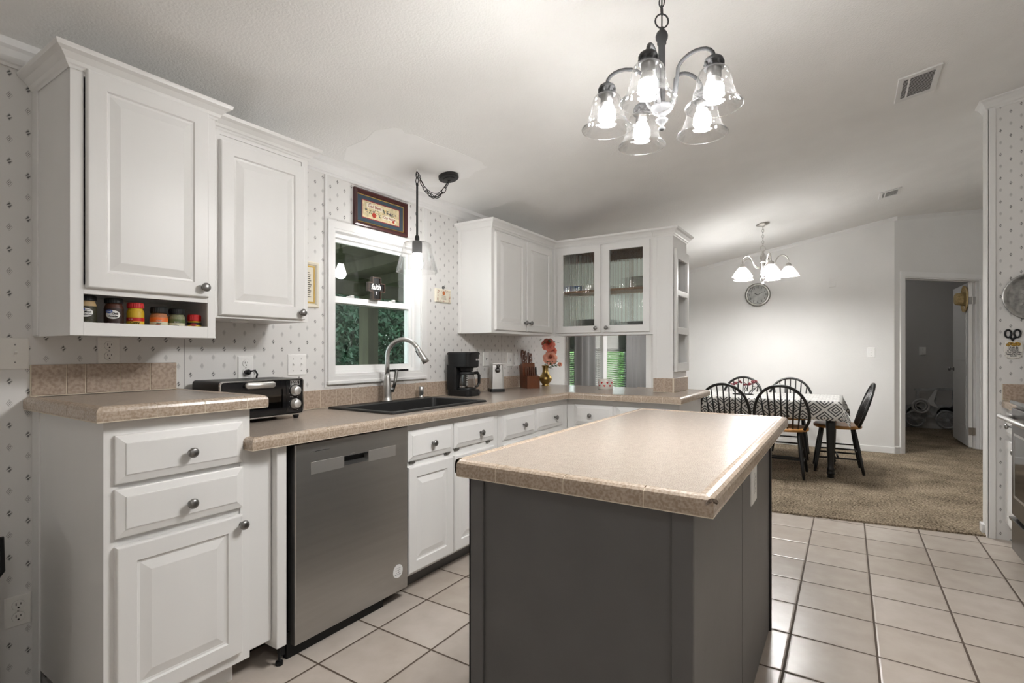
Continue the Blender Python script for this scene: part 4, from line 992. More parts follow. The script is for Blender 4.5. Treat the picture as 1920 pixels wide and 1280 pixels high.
jar('short jar with orange band, left of the green banded one', .886, 2.105, .0275, .083, .022, BLK, FILLP, [(.0,.48,CRM,4.2,1),(.48,.74,ORNG,4.2,1)], [('CHILI', .007, .034, WHT, 1, .003), ('Flakes', .006, .024, INK, 1, .003), ('||||||', .010, .006, INK, 1, .006)], (.0155, .0095, .0055, mat('rust_print', (.45,.12,.06), .5), 0, False))
jar('short jar with green band and leaf picture, near cubby right end', .946, 2.105, .0265, .081, .021, BLK, FILLS, [(.0,.46,CRM,4.2,1),(.46,.70,OLIV,4.2,1)], [('BASIL', .0065, .031, WHT, 1, .003), ('||||||', .010, .005, INK, 1, .006)], (.0155, .0115, .0055, mat('leaf_print', (.07,.085,.045), .5), 0, False))
jar('smallest spice jar with red cap and yellow label at right end', 1.009, 2.108, .0235, .063, .024, RED, FILLY, [(.02,.55,YEL,4.0,1),(.62,.85,BLK,4.0,1)], [('Rubbed', .0062, .0135, INK, 1, 0), ('Sage', .0062, .007, INK, 1, 0)], (.0245, .012, .0055, REDD, 0, False))

# ================================================================== WALL PLATES, PICTURES
def outlet(lab, o, U, N, mt, w=.072, h=.116, kind='duplex', gap=.038):
    """wall plate: o = lower left corner on the wall"""
    o, U, N = Vector(o), Vector(U), Vector(N); ctr = o + U*w/2 + Z_*h/2
    nm = {'duplex': 'outlet', 'single': 'outlet', 'gfci': 'outlet', 'blank': 'blank_plate'}.get(kind, 'light_switch')
    t = thing(nm, ctr, lab, {'outlet': 'outlet', 'blank_plate': 'wall plate'}.get(nm, 'switch'))
    m = MB(); m.nested(o, U, Z_, N, w, h, [(0,0),(0,.003),(.002,.0055),(.004,.006)]); pl = m.build('plate', mt, t)
    P = lambda a, b, d: ctr + U*a + Z_*b + N*d
    if kind in ('duplex',):
        for zz in (.020, -.020):
            m = MB(); m.lathe([(.0165,0),(.0165,.0082),(.0155,.009),(.001,.009)], P(0, zz, 0), 20, M=axisM(N)); rc = m.build('receptacle', mt, t)
            m = MB()
            for a, b, w_, h_ in ((-.006,.004,.0022,.009),(.006,.004,.0022,.007)):
                m.loops([[P(a+i, zz+b+j, d) for i, j in ((-w_/2,-h_/2),(w_/2,-h_/2),(w_/2,h_/2),(-w_/2,h_/2))] for d in (.0088, .0093)])
            m.lathe([(.003,0),(.003,.0005)], P(0, zz-.008, .0088), 10, M=axisM(N))
            m.lathe([(.0168,0),(.0168,.0004),(.0160,.0004),(.0160,0)], P(0, zz, .006), 20, M=axisM(N)); m.build('slots', SLOT, rc)
        m = MB(); m.lathe([(.003,0),(.0025,.0015),(.0005,.0016)], P(0,0,.006), 10, M=axisM(N)); m.build('screw', NICK, t)
    elif kind == 'gfci':
        m = MB(); m.loops([[P(a, b, d) for a, b in ((-.017,-.034),(.017,-.034),(.017,.034),(-.017,.034))] for d in (.005, .008)]); rc = m.build('receptacle', mt, t)
        m = MB()
        for a, b in ((-.005,.004),(.005,.004),(-.003,-.006)): m.loops([[P(a+i, b+j, d) for i, j in ((-.0035,-.003),(.0035,-.003),(.0035,.003),(-.0035,.003))] for d in (.0078,.0085)])
        m.build('buttons', SLOT, rc)
    elif kind == 'switch' or kind == 'switches':
        for a in ((-.023, .023) if kind == 'switches' else (0,)):
            m = MB(); m.loops([[P(a+i, j, d) for i, j in ((-.005,-.012),(.005,-.012),(.005,.012),(-.005,.012))] for d in (.005, .0068)])
            m.loops([[P(a-.004,-.004,.006),P(a+.004,-.004,.006),P(a+.004,.006,.006),P(a-.004,.006,.006)],[P(a-.0032,.004,.017),P(a+.0032,.004,.017),P(a+.0032,.010,.016),P(a-.0032,.010,.016)]]); m.build('toggle', mt, t)
            m = MB()
            for b in (.030, -.030): m.lathe([(.0028,0),(.0025,.0012),(.0004,.0013)], P(a, b, .006), 8, M=axisM(N))
            m.build('screw', PEWT, t)
    return t, P
outlet('white double outlet above the raised near end counter', (.793, WY, 1.132), X_, NY, PLATE, .072, .104)
t, P = outlet('white outlet with a black plug behind the toaster oven', (1.330, WY, 1.052), X_, NY, PLATEW, .072, .106)
m = MB(); m.sm = True; m.tube([P(0,-.020,.009), P(0,-.020,.03), P(.004,-.020,.036)], [.011,.013,.010], 10); m.tube([P(0,-.018,.03), P(.02,-.012,.05), P(.030,-.03,.05), P(.032,-.07,.03), P(.03,-.13,.02)], .0042, 8)
tag(m.build('power_plug', BLK), 'black plug and cord in the outlet above toaster oven', 'plug')
outlet('white double switch between toaster oven and sink window', (1.585, WY, 1.060), X_, NY, PLATEW, .105, .106, 'switches')
outlet('large white switch plate at the far left edge', (.478, WY, 1.120), X_, NY, PLATE, .120, .108, 'switches')
outlet('white low outlet near the floor by the black bin', (.535, WY, .245), X_, NY, PLATE, .068, .104)
outlet('white outlet on the wallpaper behind the coffee maker', (3.262, WY, 1.068), X_, NY, PLATEW, .075, .112, 'gfci')
outlet('white outlet on the wallpaper left of the knife block', (3.604, WY, 1.056), X_, NY, PLATEW, .08, .116, 'gfci')
outlet('white outlet on the charcoal side of the island', (1.932, .2785, .652), X_, NY, PLATE, .11, .135, 'duplex')
outlet('blank white plate high on the far dining wall', (FX, .185, 1.962), (0,-1,0), NX, WALLW, .07, .112, 'blank')
outlet('white light switch low on the far dining wall', (FX, -.198, 1.113), (0,-1,0), NX, PLATEW, .075, .115, 'switch')
outlet('dim light switch on the wall seen through the doorway', (10.118, -.93, 1.13), (0,-1,0), NX, PLATEW, .085, .125, 'switch')

def picframe(name, lab, cat, x0, x1, z0, z1, fw, fm, d=.022, tilt=0):
    t = thing(name, ((x0+x1)/2, WY, z0), lab, cat)
    m = MB(); m.loops([[(x0+o, WY-y, z0+o),(x1-o, WY-y, z0+o),(x1-o, WY-y, z1-o),(x0+o, WY-y, z1-o)] for o, y in ((0,.001),(0,d*.8),(fw*.3,d),(fw*.8,d*.8),(fw,d*.45),(fw,.004))], True, True, False); m.build('frame', fm, t)
    return t
def slab(mb, x0, x1, z0, z1, y, th=.0008): mb.box(x0, x1, y-th, y, z0, z1)
# sampler over the window
fx0_, fx1_, fz0, fz1 = 1.999, 2.424, 1.912, 2.126
t = picframe('framed_sampler', 'dark framed embroidered blessing over the sink window', 'picture', fx0_, fx1_, fz0, fz1, .024, CHERRY)
m = MB(); slab(m, fx0_+.022, fx1_-.022, fz0+.022, fz1-.022, WY-.003); m.build('mat_board', NAVY, t)
m = MB(); m.frame((fx0_+.026, WY-.004, fz0+.026), X_, Z_, NY, fx1_-fx0_-.052, fz1-fz0-.052, .004, .0012); m.build('gold_liner', GOLD, t)
m = MB(); ix0, ix1, iz0, iz1 = fx0_+.066, fx1_-.066, fz0+.058, fz1-.058
m.frame((ix0-.006, WY-.0042, iz0-.006), X_, Z_, NY, ix1-ix0+.012, iz1-iz0+.012, .006, .001); m.build('red_liner', mat('red_liner', (.25,.03,.04), .7), t)
m = MB(); slab(m, ix0, ix1, iz0, iz1, WY-.0042); em = m.build('embroidery', mat('cream_linen', (.62,.53,.33), .9, var=.25, scale=40), t)
cxm_, czm_ = (ix0+ix1)/2, (iz0+iz1)/2
m = MB()
m.loops([[(ix0+.03+u_*.125, WY-.0058, czm_+.010+.026*v_+.004*sin(u_*5)) for u_, v_ in ((0,0),(.5,0),(1,0),(1,1),(.5,1),(0,1))], [(ix0+.03+u_*.125, WY-.0052, czm_+.010+.026*v_+.004*sin(u_*5)) for u_, v_ in ((0,0),(.5,0),(1,0),(1,1),(.5,1),(0,1))]])
m.loops([[(ix1-.14+u_*.115, WY-.0058, czm_-.034+.026*v_+.004*sin(u_*5)) for u_, v_ in ((0,0),(.5,0),(1,0),(1,1),(.5,1),(0,1))], [(ix1-.14+u_*.115, WY-.0052, czm_-.034+.026*v_+.004*sin(u_*5)) for u_, v_ in ((0,0),(.5,0),(1,0),(1,1),(.5,1),(0,1))]]); m.build('ribbon', PAPER, em)
BRT = mat('brick_thread', (.27,.05,.03), .7)
m = MB(); text_bm(m, 'God Bless', .026, lambda u,v,w_: (ix0+.093+u, WY-.0062-w_, czm_+.024+v), .0005, bold=.0004); m.build('lettering', BRT, em)
m = MB(); text_bm(m, 'Our home', .024, lambda u,v,w_: (ix1-.083+u, WY-.0062-w_, czm_-.019+v), .0005, bold=.0004); m.build('lettering', BRT, em)
r = random.Random(4); spots = {'apple': [(-.058,-.025,.016),(.098,-.032,.009)], }
m = MB()
for dx, dz, rr_ in spots['apple']: m.sm = True; m.lathe([(rr_,0),(rr_*.9,.0010),(rr_*.4,.0016),(.0005,.0016)], (cxm_+dx, WY-.0055, czm_+dz), 16, M=axisM((0,-1,0)))
m.build('apples', mat('apple_thread', (.46,.05,.03), .7, var=.3, scale=80), em)
for nm, c_, N_, seed in (('leaves', (.10,.13,.06), 46, 1), ('dark_leaves', (.05,.07,.08), 34, 2), ('grapes', (.13,.07,.16), 26, 3), ('blossoms', (.62,.33,.06), 20, 5)):
    m = MB(); r = random.Random(seed)
    for k in range(N_):
        u_ = r.uniform(-1, 1); px_ = cxm_ + u_*.125; pz_ = czm_ + r.choice((-1,1))*r.uniform(.004,.03) + u_*-.014; a = r.uniform(0, pi); L = r.uniform(.004,.0085)
        m.loops([[(px_+L*cos(a), WY-y, pz_+L*sin(a)), (px_-L*.4*sin(a), WY-y, pz_+L*.4*cos(a)), (px_-L*cos(a), WY-y, pz_-L*sin(a)), (px_+L*.4*sin(a), WY-y, pz_-L*.4*cos(a))] for y in (.0050, .0056)])
    m.build(nm, mat(nm+'_thread', c_, .8), em)
# scroll picture beside the wall cabinet
x0, x1, z0, z1 = 1.60, 1.765, 1.414, 1.655
t = picframe('verse_picture', 'small gold and cream framed verse half behind wall cabinet', 'picture', x0, x1, z0, z1, .018, PAPER, .012)
m = MB(); slab(m, x0+.016, x1-.016, z0+.016, z1-.016, WY-.003); m.build('verse_sheet', PAPER, t)
m = MB(); m.frame((x0+.022, WY-.004, z0+.022), X_, Z_, NY, x1-x0-.044, z1-z0-.044, .008, .001); m.build('gold_border', GOLD, t)
m = MB()
for k in range(13): 
    w_ = r.uniform(.035, .05); slab(m, 1.683-w_, 1.683+w_*.8, 1.468+k*.0105, 1.4715+k*.0105, WY-.0042)
slab(m, 1.665, 1.70, 1.612, 1.618, WY-.0042); m.build('lettering', INK, t)
# floral tile
x0, x1, z0, z1 = 2.70, 2.862, 1.523, 1.618
t = thing('floral_plaque', (2.78, WY, z0), 'small cream plaque with a flower border right of the sink window', 'plaque')
m = MB(); m.nested((x0, WY, z0), X_, Z_, NY, x1-x0, z1-z0, [(0,0),(0,.008),(.006,.013),(.01,.013)]); m.build('tile', PAPER, t)
m = MB(); r = random.Random(8)
for k in range(44):
    e = r.choice('lrtb'); a = r.random(); o_ = r.uniform(.012,.026)
    px_, pz_ = {'l': (x0+o_, z0+.012+a*(z1-z0-.024)), 'r': (x1-o_, z0+.012+a*(z1-z0-.024)), 't': (x0+.014+a*(x1-x0-.028), z1-o_*.7), 'b': (x0+.014+a*(x1-x0-.028), z0+o_*.5)}[e]
    m.lathe([(r.uniform(.0022,.004),0),(.002,.0008)], (px_, WY-.013, pz_), 6, M=axisM((0,-1,0)))
m.build('flower_border', mat('rust_flowers', (.36,.13,.07), .7, var=.7, scale=160), t)
m = MB(); m.lathe([(.014,0),(.013,.0012),(.001,.0012)], (2.781, WY-.013, 1.588), 16, M=axisM((0,-1,0))); m.build('emblem', mat('orange_glaze', (.50,.14,.03), .4), t)
m = MB()
for k in range(4): slab(m, 2.755+.002*k, 2.807-.002*k, 1.545+k*.0075, 1.547+k*.0075, WY-.013)
m.build('lettering', mat('brown_ink', (.20,.15,.10), .7), t)
m = MB(); m.tube([(2.781+.009*cos(a), WY-.008, 1.628+.009*sin(a)) for a in [2*pi*k/12 for k in range(12)]], .0025, 6, close=True); m.build('hanging_ring', BLKM, t)
# cross on the sash
t = thing('wooden_cross', (2.205, 2.425, 1.496), 'dark wooden cross with white lettering on the window sash', 'cross')
cxx = 2.205; yb_ = 2.428
def crossring(o, y): 
    w1, w2 = .034-o, .066-o; z0, z1, z2, z3 = 1.4965+o, 1.545+o, 1.60-o, 1.634-o
    return [(cxx-w1,y,z0),(cxx+w1,y,z0),(cxx+w1,y,z1),(cxx+w2,y,z1),(cxx+w2,y,z2),(cxx+w1,y,z2),(cxx+w1,y,z3),(cxx-w1,y,z3),(cxx-w1,y,z2),(cxx-w2,y,z2),(cxx-w2,y,z1),(cxx-w1,y,z1)]
m = MB(); m.loops([crossring(0, yb_), crossring(0, yb_-.022), crossring(.006, yb_-.022), crossring(.006, yb_-.014)], True, True, True); m.build('frame', mat('dark_stained_pine', (.045,.024,.014), .6, var=.4, scale=60), t)
m = MB(); m.loops([crossring(.0065, yb_-.014), crossring(.0065, yb_-.0145)]); m.build('panel', BLKM, t)
m = MB(); text_bm(m, 'faith', .047, lambda u,v,w_: (cxx+u*.92+v*.18, yb_-.0155-w_, 1.574+v), .0008, bold=.0012); m.box(cxx-.0015, cxx+.0015, yb_-.0158, yb_-.015, 1.528, 1.548); m.box(cxx-.006, cxx+.006, yb_-.0158, yb_-.015, 1.539, 1.542); m.build('lettering', WHT, t)

# ---- stub wall: tray, scissors, plaque
t = thing('round_tray', (4.405, -.965, 1.38), 'round silver metal tray hung on the patterned stub wall', 'tray')
m = MB(); m.sm = True; m.lathe([(.001,.004),(.115,.004),(.122,.010),(.140,.018),(.147,.020),(.148,.016),(.125,.002),(.001,.001)], (4.409, -.962, 1.522), 40, M=axisM((-1,0,0))); m.build('dish', mat('worn_aluminium', (.42,.42,.41), .34, 1.0, var=.35, scale=30), t)
m = MB(); r = random.Random(2)
for k in range(26):
    a = r.uniform(0, 2*pi); q_ = .06+r.uniform(-.02,.02); p = Vector((4.4035, -.962+q_*cos(a), 1.522+q_*sin(a)*1.2)); b = r.uniform(0, pi); L = r.uniform(.006,.014)
    m.tube([p-Vector((0,cos(b),sin(b)))*L, p+Vector((0,-sin(b),cos(b)))*L*.3, p+Vector((0,cos(b),sin(b)))*L], .0008, 5)
m.build('engraving', PEWT, t)
t = thing('wall_plaque', (4.405, -.868, 1.135), 'white scalloped plaque with black writing that holds the scissors', 'plaque')
cy_, czp = -.868, 1.194; ring = []
for k in range(64):
    a = 2*pi*k/64; w_, h_ = .044*(1+.10*sin(a)), .058; rr_ = 1+.045*cos(a*16); sx_ = abs(cos(a))**.55*(1 if cos(a) >= 0 else -1); sz_ = abs(sin(a))**.55*(1 if sin(a) >= 0 else -1)
    ring.append((cy_+w_*sx_*rr_, czp+h_*sz_*rr_))
m = MB(); m.loops([[(4.409, y, z) for y, z in ring], [(4.402, y, z) for y, z in ring], [(4.399, cy_+(y-cy_)*.9, czp+(z-czp)*.9) for y, z in ring]]); m.build('ceramic', CER, t)
m = MB()
for k in range(7): m.lathe([(.011,0),(.009,.002),(.001,.003)], (4.399, cy_-.024+.008*k, czp+.033+.005*sin(k*1.7)), 8, M=axisM((-1,0,0)))
m.build('flower_band', mat('ochre_flowers', (.34,.20,.03), .6, var=.7, scale=130), t)
m = MB()
for k, s_ in enumerate(('I Keep My', 'SCISSORS', 'In This Spot...', 'If You Use Them', 'Please Put Them', 'BACK!')):
    text_bm(m, s_, .0125, lambda u,v,w_, k=k: (4.3985-w_, cy_-u*.85, czp+.014-.0108*k+v), .0004, bold=.0004)
m.build('lettering', INK, t)
t = thing('scissors', (4.405, -.865, 1.25), 'black handled scissors hanging in the white plaque', 'scissors')
for sgn in (-1, 1):
    m = MB(); c_ = Vector((4.402, -.865+sgn*.021, 1.293)); pts = [c_ + Vector((0, .0145*cos(a)*(1+.2*sin(a)*sgn*0), .024*sin(a))) for a in [2*pi*k/16 for k in range(16)]]
    m.tube(pts, .0052, 8, close=True); m.tube([c_+Vector((0,-sgn*.008,-.022)), Vector((4.402, -.865+sgn*.004, 1.262)), Vector((4.402, -.865, 1.245))], [.006,.006,.005], 8); m.build('handle', BLK, t)

# ================================================================== BIN (left edge)
t = thing('trash_bin', (.40, 2.17, 0), 'black trash bin with a white liner at the left edge', 'bin')
bcx, bcy = .335, 2.15
m = MB(); m.sm = True; m.lathe([(.115,0),(.118,.005),(.128,.50),(.128,.53)], (bcx, bcy, 0), 32, cap1=False); m.build('body', STEELD, t)
m = MB(); m.sm = True; m.lathe([(.1295,.525),(.133,.527),(.133,.556),(.129,.558)], (bcx, bcy, 0), 32, cap0=False, cap1=False); m.build('liner', WHT, t)
m = MB(); m.sm = True; m.lathe([(.131,.556),(.136,.558),(.136,.585),(.125,.607),(.08,.622),(.001,.628)], (bcx, bcy, 0), 32); m.tube([(bcx+.105,bcy+.04,.60),(bcx+.15,bcy+.055,.60),(bcx+.152,bcy+.055,.50),(bcx+.125,bcy+.045,.47)], .012, 8); m.build('lid', BLK, t)

# ================================================================== LAMPS
def bulb(mb, c, s_=1.0):
    c = Vector(c); mb.sm = True
    mb.lathe([(.001,-.052*s_),(.014*s_,-.050*s_),(.024*s_,-.042*s_),(.0295*s_,-.028*s_),(.0295*s_,-.015*s_),(.024*s_,.004*s_),(.0155*s_,.022*s_),(.0135*s_,.034*s_)], c, 16)
def led_bulb(c, emats, parent):
    """LED bulb: bright downward cap, softer glowing side, opaque white housing above"""
    c = Vector(c); m = MB(); m.sm = True
    m.lathe([(.001,-.052),(.010,-.0512),(.018,-.0478),(.0245,-.0415)], c, 18, cap1=False); m.mi = 1
    m.lathe([(.0245,-.0415),(.0285,-.032),(.0300,-.019),(.0285,-.006)], c, 18, cap0=False, cap1=False); b = m.build('bulb', emats, parent)
    m = MB(); m.sm = True; m.lathe([(.0287,-.006),(.0245,.006),(.017,.024),(.0135,.036)], c, 18); m.build('bulb_housing', VINYL, b)
def chain(mb, p0, p1, L=.030, w=.0075, r=.0018, sag=0.0):
    p0, p1 = Vector(p0), Vector(p1); n = max(2, int(round((p1-p0).length*(1+2.0*sag*sag+sag*.25)/(L*.80)))); P = []
    for k in range(n+1):
        f = k/n; p = p0.lerp(p1, f); p.z -= sag*4*f*(1-f)*(p1-p0).length; P.append(p)
    for k in range(n):
        c = (P[k]+P[k+1])/2; t = (P[k+1]-P[k]).normalized(); ref = Z_ if abs(t.z) < .9 else X_
        u = t.cross(ref).normalized(); v = t.cross(u)
        q = u if k % 2 else v
        pts = []
        for j in range(14):
            a = 2*pi*j/14; pts.append(c + t*(L/2)*cos(a)*(1.0) + q*w*sin(a))
        mb.tube(pts, r, 6, close=True)
    return P
BE = {}
def bulbmat(k, n, s_=1.0):
    BE[k] = emit('lit_bulb_'+k, (1.0, .985, .965), BULB_POWER[k]); return BE[k]
# --- pendant over the sink
PX, PY = 2.262, 2.13
pl = thing('pendant_light', (PX, PY, 1.68), 'black swagged pendant lamp with clear glass shade over the sink', 'lamp')
cpx, cpy = 2.475, 2.07
zcan = zc(cpy); tilt = math.atan(KS)
m = MB(Matrix.Translation((cpx, cpy, zcan)) @ Matrix.Rotation(-tilt, 4, 'X')); m.sm = False
m.lathe([(.062,.002),(.062,-.018),(.058,-.022),(.040,-.024),(.038,-.030),(.010,-.032),(.006,-.040)], (0,0,0), 32); m.build('ceiling_canopy', BLKM, pl)
hz_ = zc(PY)
m = MB(); m.tube([(PX, PY, hz_+.002), (PX, PY, hz_-.012)], .004, 8); m.tube([(PX+.007*cos(a)+.0, PY, hz_-.018+.008*sin(a)) for a in [-pi*.9+pi*1.6*k/10 for k in range(11)]], .0022, 6); m.build('ceiling_hook', PATCH, pl)
m = MB(); chain(m, (PX, PY, hz_-.02), (cpx, cpy, zcan-.042), .048, .0105, .0024, .52); chain(m, (PX, PY, hz_-.02), (PX, PY, hz_-.085), .042, .010, .0024); m.build('chain', BLKM, pl)
m = MB(); sp0 = Vector((PX, PY, hz_-.02)); sp1 = Vector((cpx, cpy, zcan-.04))
m.tube([sp0.lerp(sp1, f) + Vector((0, .004*sin(9*f), -.46*4*f*(1-f)*(sp1-sp0).length + .006)) for f in [k/14 for k in range(15)]], .0022, 6); m.build('cord', BLKM, pl)
m = MB(); m.sm = True; m.tube([(PX, PY, hz_-.09), (PX, PY, 1.835)], .0062, 10); m.lathe([(.0065,1.868),(.0125,1.86),(.0135,1.845),(.0135,1.83),(.017,1.828),(.017,1.80),(.001,1.80)][::-1], (PX,PY,0), 18); m.tube([(PX+.008*cos(a), PY, hz_-.092+.008*sin(a)) for a in [2*pi*k/12 for k in range(12)]], .0025, 6, close=True); m.build('stem', BLKM, pl)
m = MB(); m.sm = True; m.lathe([(.026,1.828),(.029,1.822),(.029,1.765),(.027,1.76),(.020,1.76)], (PX,PY,0), 22); m.build('socket', GUN, pl)
m = MB(); m.sm = True; m.lathe([(.028,1.823),(.070,1.822),(.076,1.818),(.080,1.805),(.120,1.650),(.1215,1.649),(.1225,1.650),(.083,1.806),(.078,1.8215)], (PX,PY,0), 40, cap0=False, cap1=False); m.build('glass_shade', thin_glass('pendant_glass', (.99,.99,.99), 1.5, 1.0, .02), pl)
m = MB(); bulb(m, (PX, PY, 1.722), 1.12); m.build('bulb', bulbmat('pendant', 1, 1.12), pl)

# --- island chandelier
CX, CY = 1.744, .526
ch = thing('chandelier', (CX, CY, 1.93), 'dark five arm chandelier with clear bell glass shades over the island', 'chandelier')
zce = zc(CY)
m = MB(); m.sm = True
m.lathe([(.001,1.926),(.010,1.929),(.0115,1.934),(.006,1.942),(.010,1.950),(.018,1.957),(.020,1.964),(.012,1.971),(.012,1.977),(.030,1.990),(.036,2.000),(.036,2.008),(.020,2.014),(.0115,2.02),(.0115,2.215),(.015,2.218),(.015,2.228),(.0195,2.235),(.0205,2.246),(.016,2.258),(.008,2.266),(.007,2.274)], (CX,CY,0), 24); m.build('stem', GUN, ch)
m = MB(); rd = Vector((-.5433*1, .8396, 0))
m.tube([Vector((CX,CY,2.296)) + rd*.022*cos(a) + Z_*.024*sin(a) for a in [2*pi*k/18 for k in range(18)]], .0027, 8, close=True)
m.tube([(CX,CY,2.27),(CX+.001,CY,2.30),(CX,CY,zce-.02)], .0024, 6); m.build('ring', GUN, ch)
m = MB(); chain(m, (CX,CY,2.318), (CX,CY,zce-.028), .036, .009, .0022); m.build('chain', GUN, ch)
m = MB(Matrix.Translation((CX,CY,zce)) @ Matrix.Rotation(-tilt, 4, 'X')); m.sm = True; m.lathe([(.064,.002),(.062,-.012),(.04,-.024),(.012,-.030),(.005,-.036)], (0,0,0), 28); m.build('ceiling_canopy', GUN, ch)
BC = [bulbmat('chandelier', 5), bulbmat('chandelier_side', 5)]
R = .182
for ang in (184, 256, 328, 40, 112):
    d = Vector((cos(radians(ang)), sin(radians(ang)), 0)); C0 = Vector((CX, CY, 0)); c = C0 + d*R
    arm = [C0+d*.026+Z_*2.006, C0+d*.040+Z_*2.010, C0+d*.050+Z_*2.03]
    for k in range(0, 11):
        a = pi - pi*k/10*1.0; arm.append(C0 + d*(.1195+.0625*cos(a)) + Z_*(2.102+.043*sin(a)) if k else C0+d*.0555+Z_*2.07)
    arm.append(c + Z_*2.10)
    m = MB(); m.sm = True; m.tube(arm, .0062, 10); A = m.build('arm', GUN, ch)
    m = MB(); m.sm = True; m.lathe([(.006,2.106),(.012,2.104),(.026,2.094),(.0285,2.088),(.0285,2.080),(.026,2.080),(.026,2.068),(.0305,2.068),(.0305,2.064),(.020,2.063)], c, 24)
    for k in range(8):
        a = 2*pi*k/8; p = c + Vector((cos(a), sin(a), 0))*.0268
        m.box(p.x-.004, p.x+.004, p.y-.004, p.y+.004, 2.066, 2.082)
    m.build('fitter', GUN, A)
    m = MB(); m.sm = True; m.lathe([(.0215,2.064),(.0225,2.036),(.0205,2.034)], c, 18, cap0=False, cap1=False); m.build('socket', PEWT, A)
    m = MB(); m.sm = True; m.lathe([(.029,2.066),(.036,2.063),(.0455,2.052),(.0515,2.034),(.0545,2.012),(.0565,1.997),(.0605,1.992),(.0625,1.986),(.0635,1.978),(.071,1.964),(.083,1.951),(.0865,1.947),(.0862,1.944),(.0825,1.9485),(.070,1.961),(.062,1.976)], c, 40, cap0=False, cap1=False); m.build('glass_shade', SHADEG, A)
    led_bulb(c + Z_*2.015, BC, A)

# --- dining chandelier
DX, DY = 5.93, .735
dc = thing('chandelier', (DX, DY, 1.88), 'nickel five arm chandelier with frosted shades over the dining table', 'chandelier')
zd = zc(DY)
m = MB(Matrix.Translation((DX,DY,zd)) @ Matrix.Rotation(-tilt, 4, 'X')); m.sm = True; m.lathe([(.066,.002),(.064,-.010),(.03,-.022),(.012,-.028),(.005,-.036)], (0,0,0), 28); m.build('ceiling_canopy', NICK, dc)
m = MB(); chain(m, (DX,DY,zd-.03), (DX,DY,2.275), .036, .009, .0022); m.tube([Vector((DX,DY,2.25)) + rd*.026*cos(a) + Z_*.028*sin(a) for a in [2*pi*k/18 for k in range(18)]], .0027, 8, close=True); m.build('chain', NICK, dc)
m = MB(); m.sm = True; m.lathe([(.001,1.875),(.010,1.880),(.012,1.89),(.006,1.90),(.013,1.915),(.024,1.935),(.020,1.95),(.020,2.10),(.028,2.105),(.028,2.115),(.022,2.13),(.028,2.15),(.030,2.17),(.022,2.19),(.010,2.205),(.007,2.225)], (DX,DY,0), 24)
for k in range(8):
    a = 2*pi*k/8; m.tube([(DX+.021*cos(a), DY+.021*sin(a), 1.95), (DX+.021*cos(a), DY+.021*sin(a), 2.10)], .0042, 6)
m.build('stem', NICK, dc)
BD = bulbmat('dining', 5)
def frosted():
    m_, n, l, b = newmat('frosted_glass_shade'); n.remove(b)
    t = n.new('ShaderNodeBsdfTranslucent'); t.inputs[0].default_value = (.92, .92, .90, 1)
    d = n.new('ShaderNodeBsdfDiffuse'); d.inputs[0].default_value = (.9, .9, .88, 1)
    tr = n.new('ShaderNodeBsdfTransparent'); x = n.new('ShaderNodeMixShader'); x.inputs[0].default_value = .4; l.new(t.outputs[0], x.inputs[1]); l.new(d.outputs[0], x.inputs[2])
    y = n.new('ShaderNodeMixShader'); y.inputs[0].default_value = .35; l.new(x.outputs[0], y.inputs[1]); l.new(tr.outputs[0], y.inputs[2])
    l.new(y.outputs[0], n['Material Output'].inputs[0]); return m_
FROST = frosted()
for ang in (205, 277, 349, 61, 133):
    d = Vector((cos(radians(ang)), sin(radians(ang)), 0)); C0 = Vector((DX, DY, 0)); R2 = .235; c = C0 + d*R2
    arm = [C0+d*.026+Z_*2.06, C0+d*.06+Z_*2.055, C0+d*.10+Z_*2.075]
    for k in range(1, 10):
        a = pi - pi*k/9; arm.append(C0 + d*(.178+.057*cos(a)) + Z_*(2.105+.065*sin(a)))
    arm.append(c+Z_*2.08)
    m = MB(); m.sm = True; m.tube(arm, .0055, 10); A = m.build('arm', NICK, dc)
    m = MB(); m.sm = True; m.lathe([(.006,2.085),(.018,2.080),(.026,2.070),(.028,2.055),(.034,2.050),(.034,2.044),(.02,2.044)], c, 20); m.build('fitter', NICK, A)
    m = MB(); m.sm = True; m.lathe([(.028,2.046),(.036,2.040),(.055,2.018),(.078,1.985),(.094,1.960),(.098,1.950),(.095,1.950),(.075,1.982),(.050,2.016),(.03,2.036)], c, 32, cap0=False, cap1=False); m.build('frosted_shade', FROST, A)
    m = MB(); m.lathe([(.0935,1.964),(.097,1.957),(.098,1.954),(.095,1.96)], c, 32, cap0=False, cap1=False); m.build('shade_band', NICK, A)
    m = MB(); bulb(m, c + Z_*2.006, 1.0); m.build('bulb', BD, A)

# --- floor lamp behind the camera, then added out-of-view fill lamps
fl = thing('floor_lamp', (-2.55, 1.95, 0), 'floor lamp standing in the room behind the viewer', 'lamp')
m = MB(); m.sm = True; m.lathe([(.14,0),(.14,.015),(.02,.03),(.011,.05),(.011,.90),(.001,.90)], (-2.55,1.95,0), 24); m.build('stand', BLKM, fl)
m = MB(); bulb(m, (-2.55,1.95,.975), 1.2); m.build('bulb', bulbmat('lamp', 1, 1.2), fl)
cl = thing('fill_lamp', (-.5, -1.0, 2.8), 'added fill lamp over the room behind the viewer', 'lamp')  # added behind the camera to fill the cabinet fronts
zcl = zc(-1.0)
m = MB(Matrix.Translation((-.5,-1.0,zcl)) @ Matrix.Rotation(-tilt, 4, 'X')); m.lathe([(.16,.002),(.16,-.03),(.15,-.035),(.001,-.035)], (0,0,0), 32); m.build('base', NICK, cl)
BCL = [bulbmat('ceiling', 3), bulbmat('ceiling_fill_side', 3)]
for a in (0, 2.1, 4.2): led_bulb((-.5+.07*cos(a), -1.0+.07*sin(a), zcl-.085), BCL, cl)
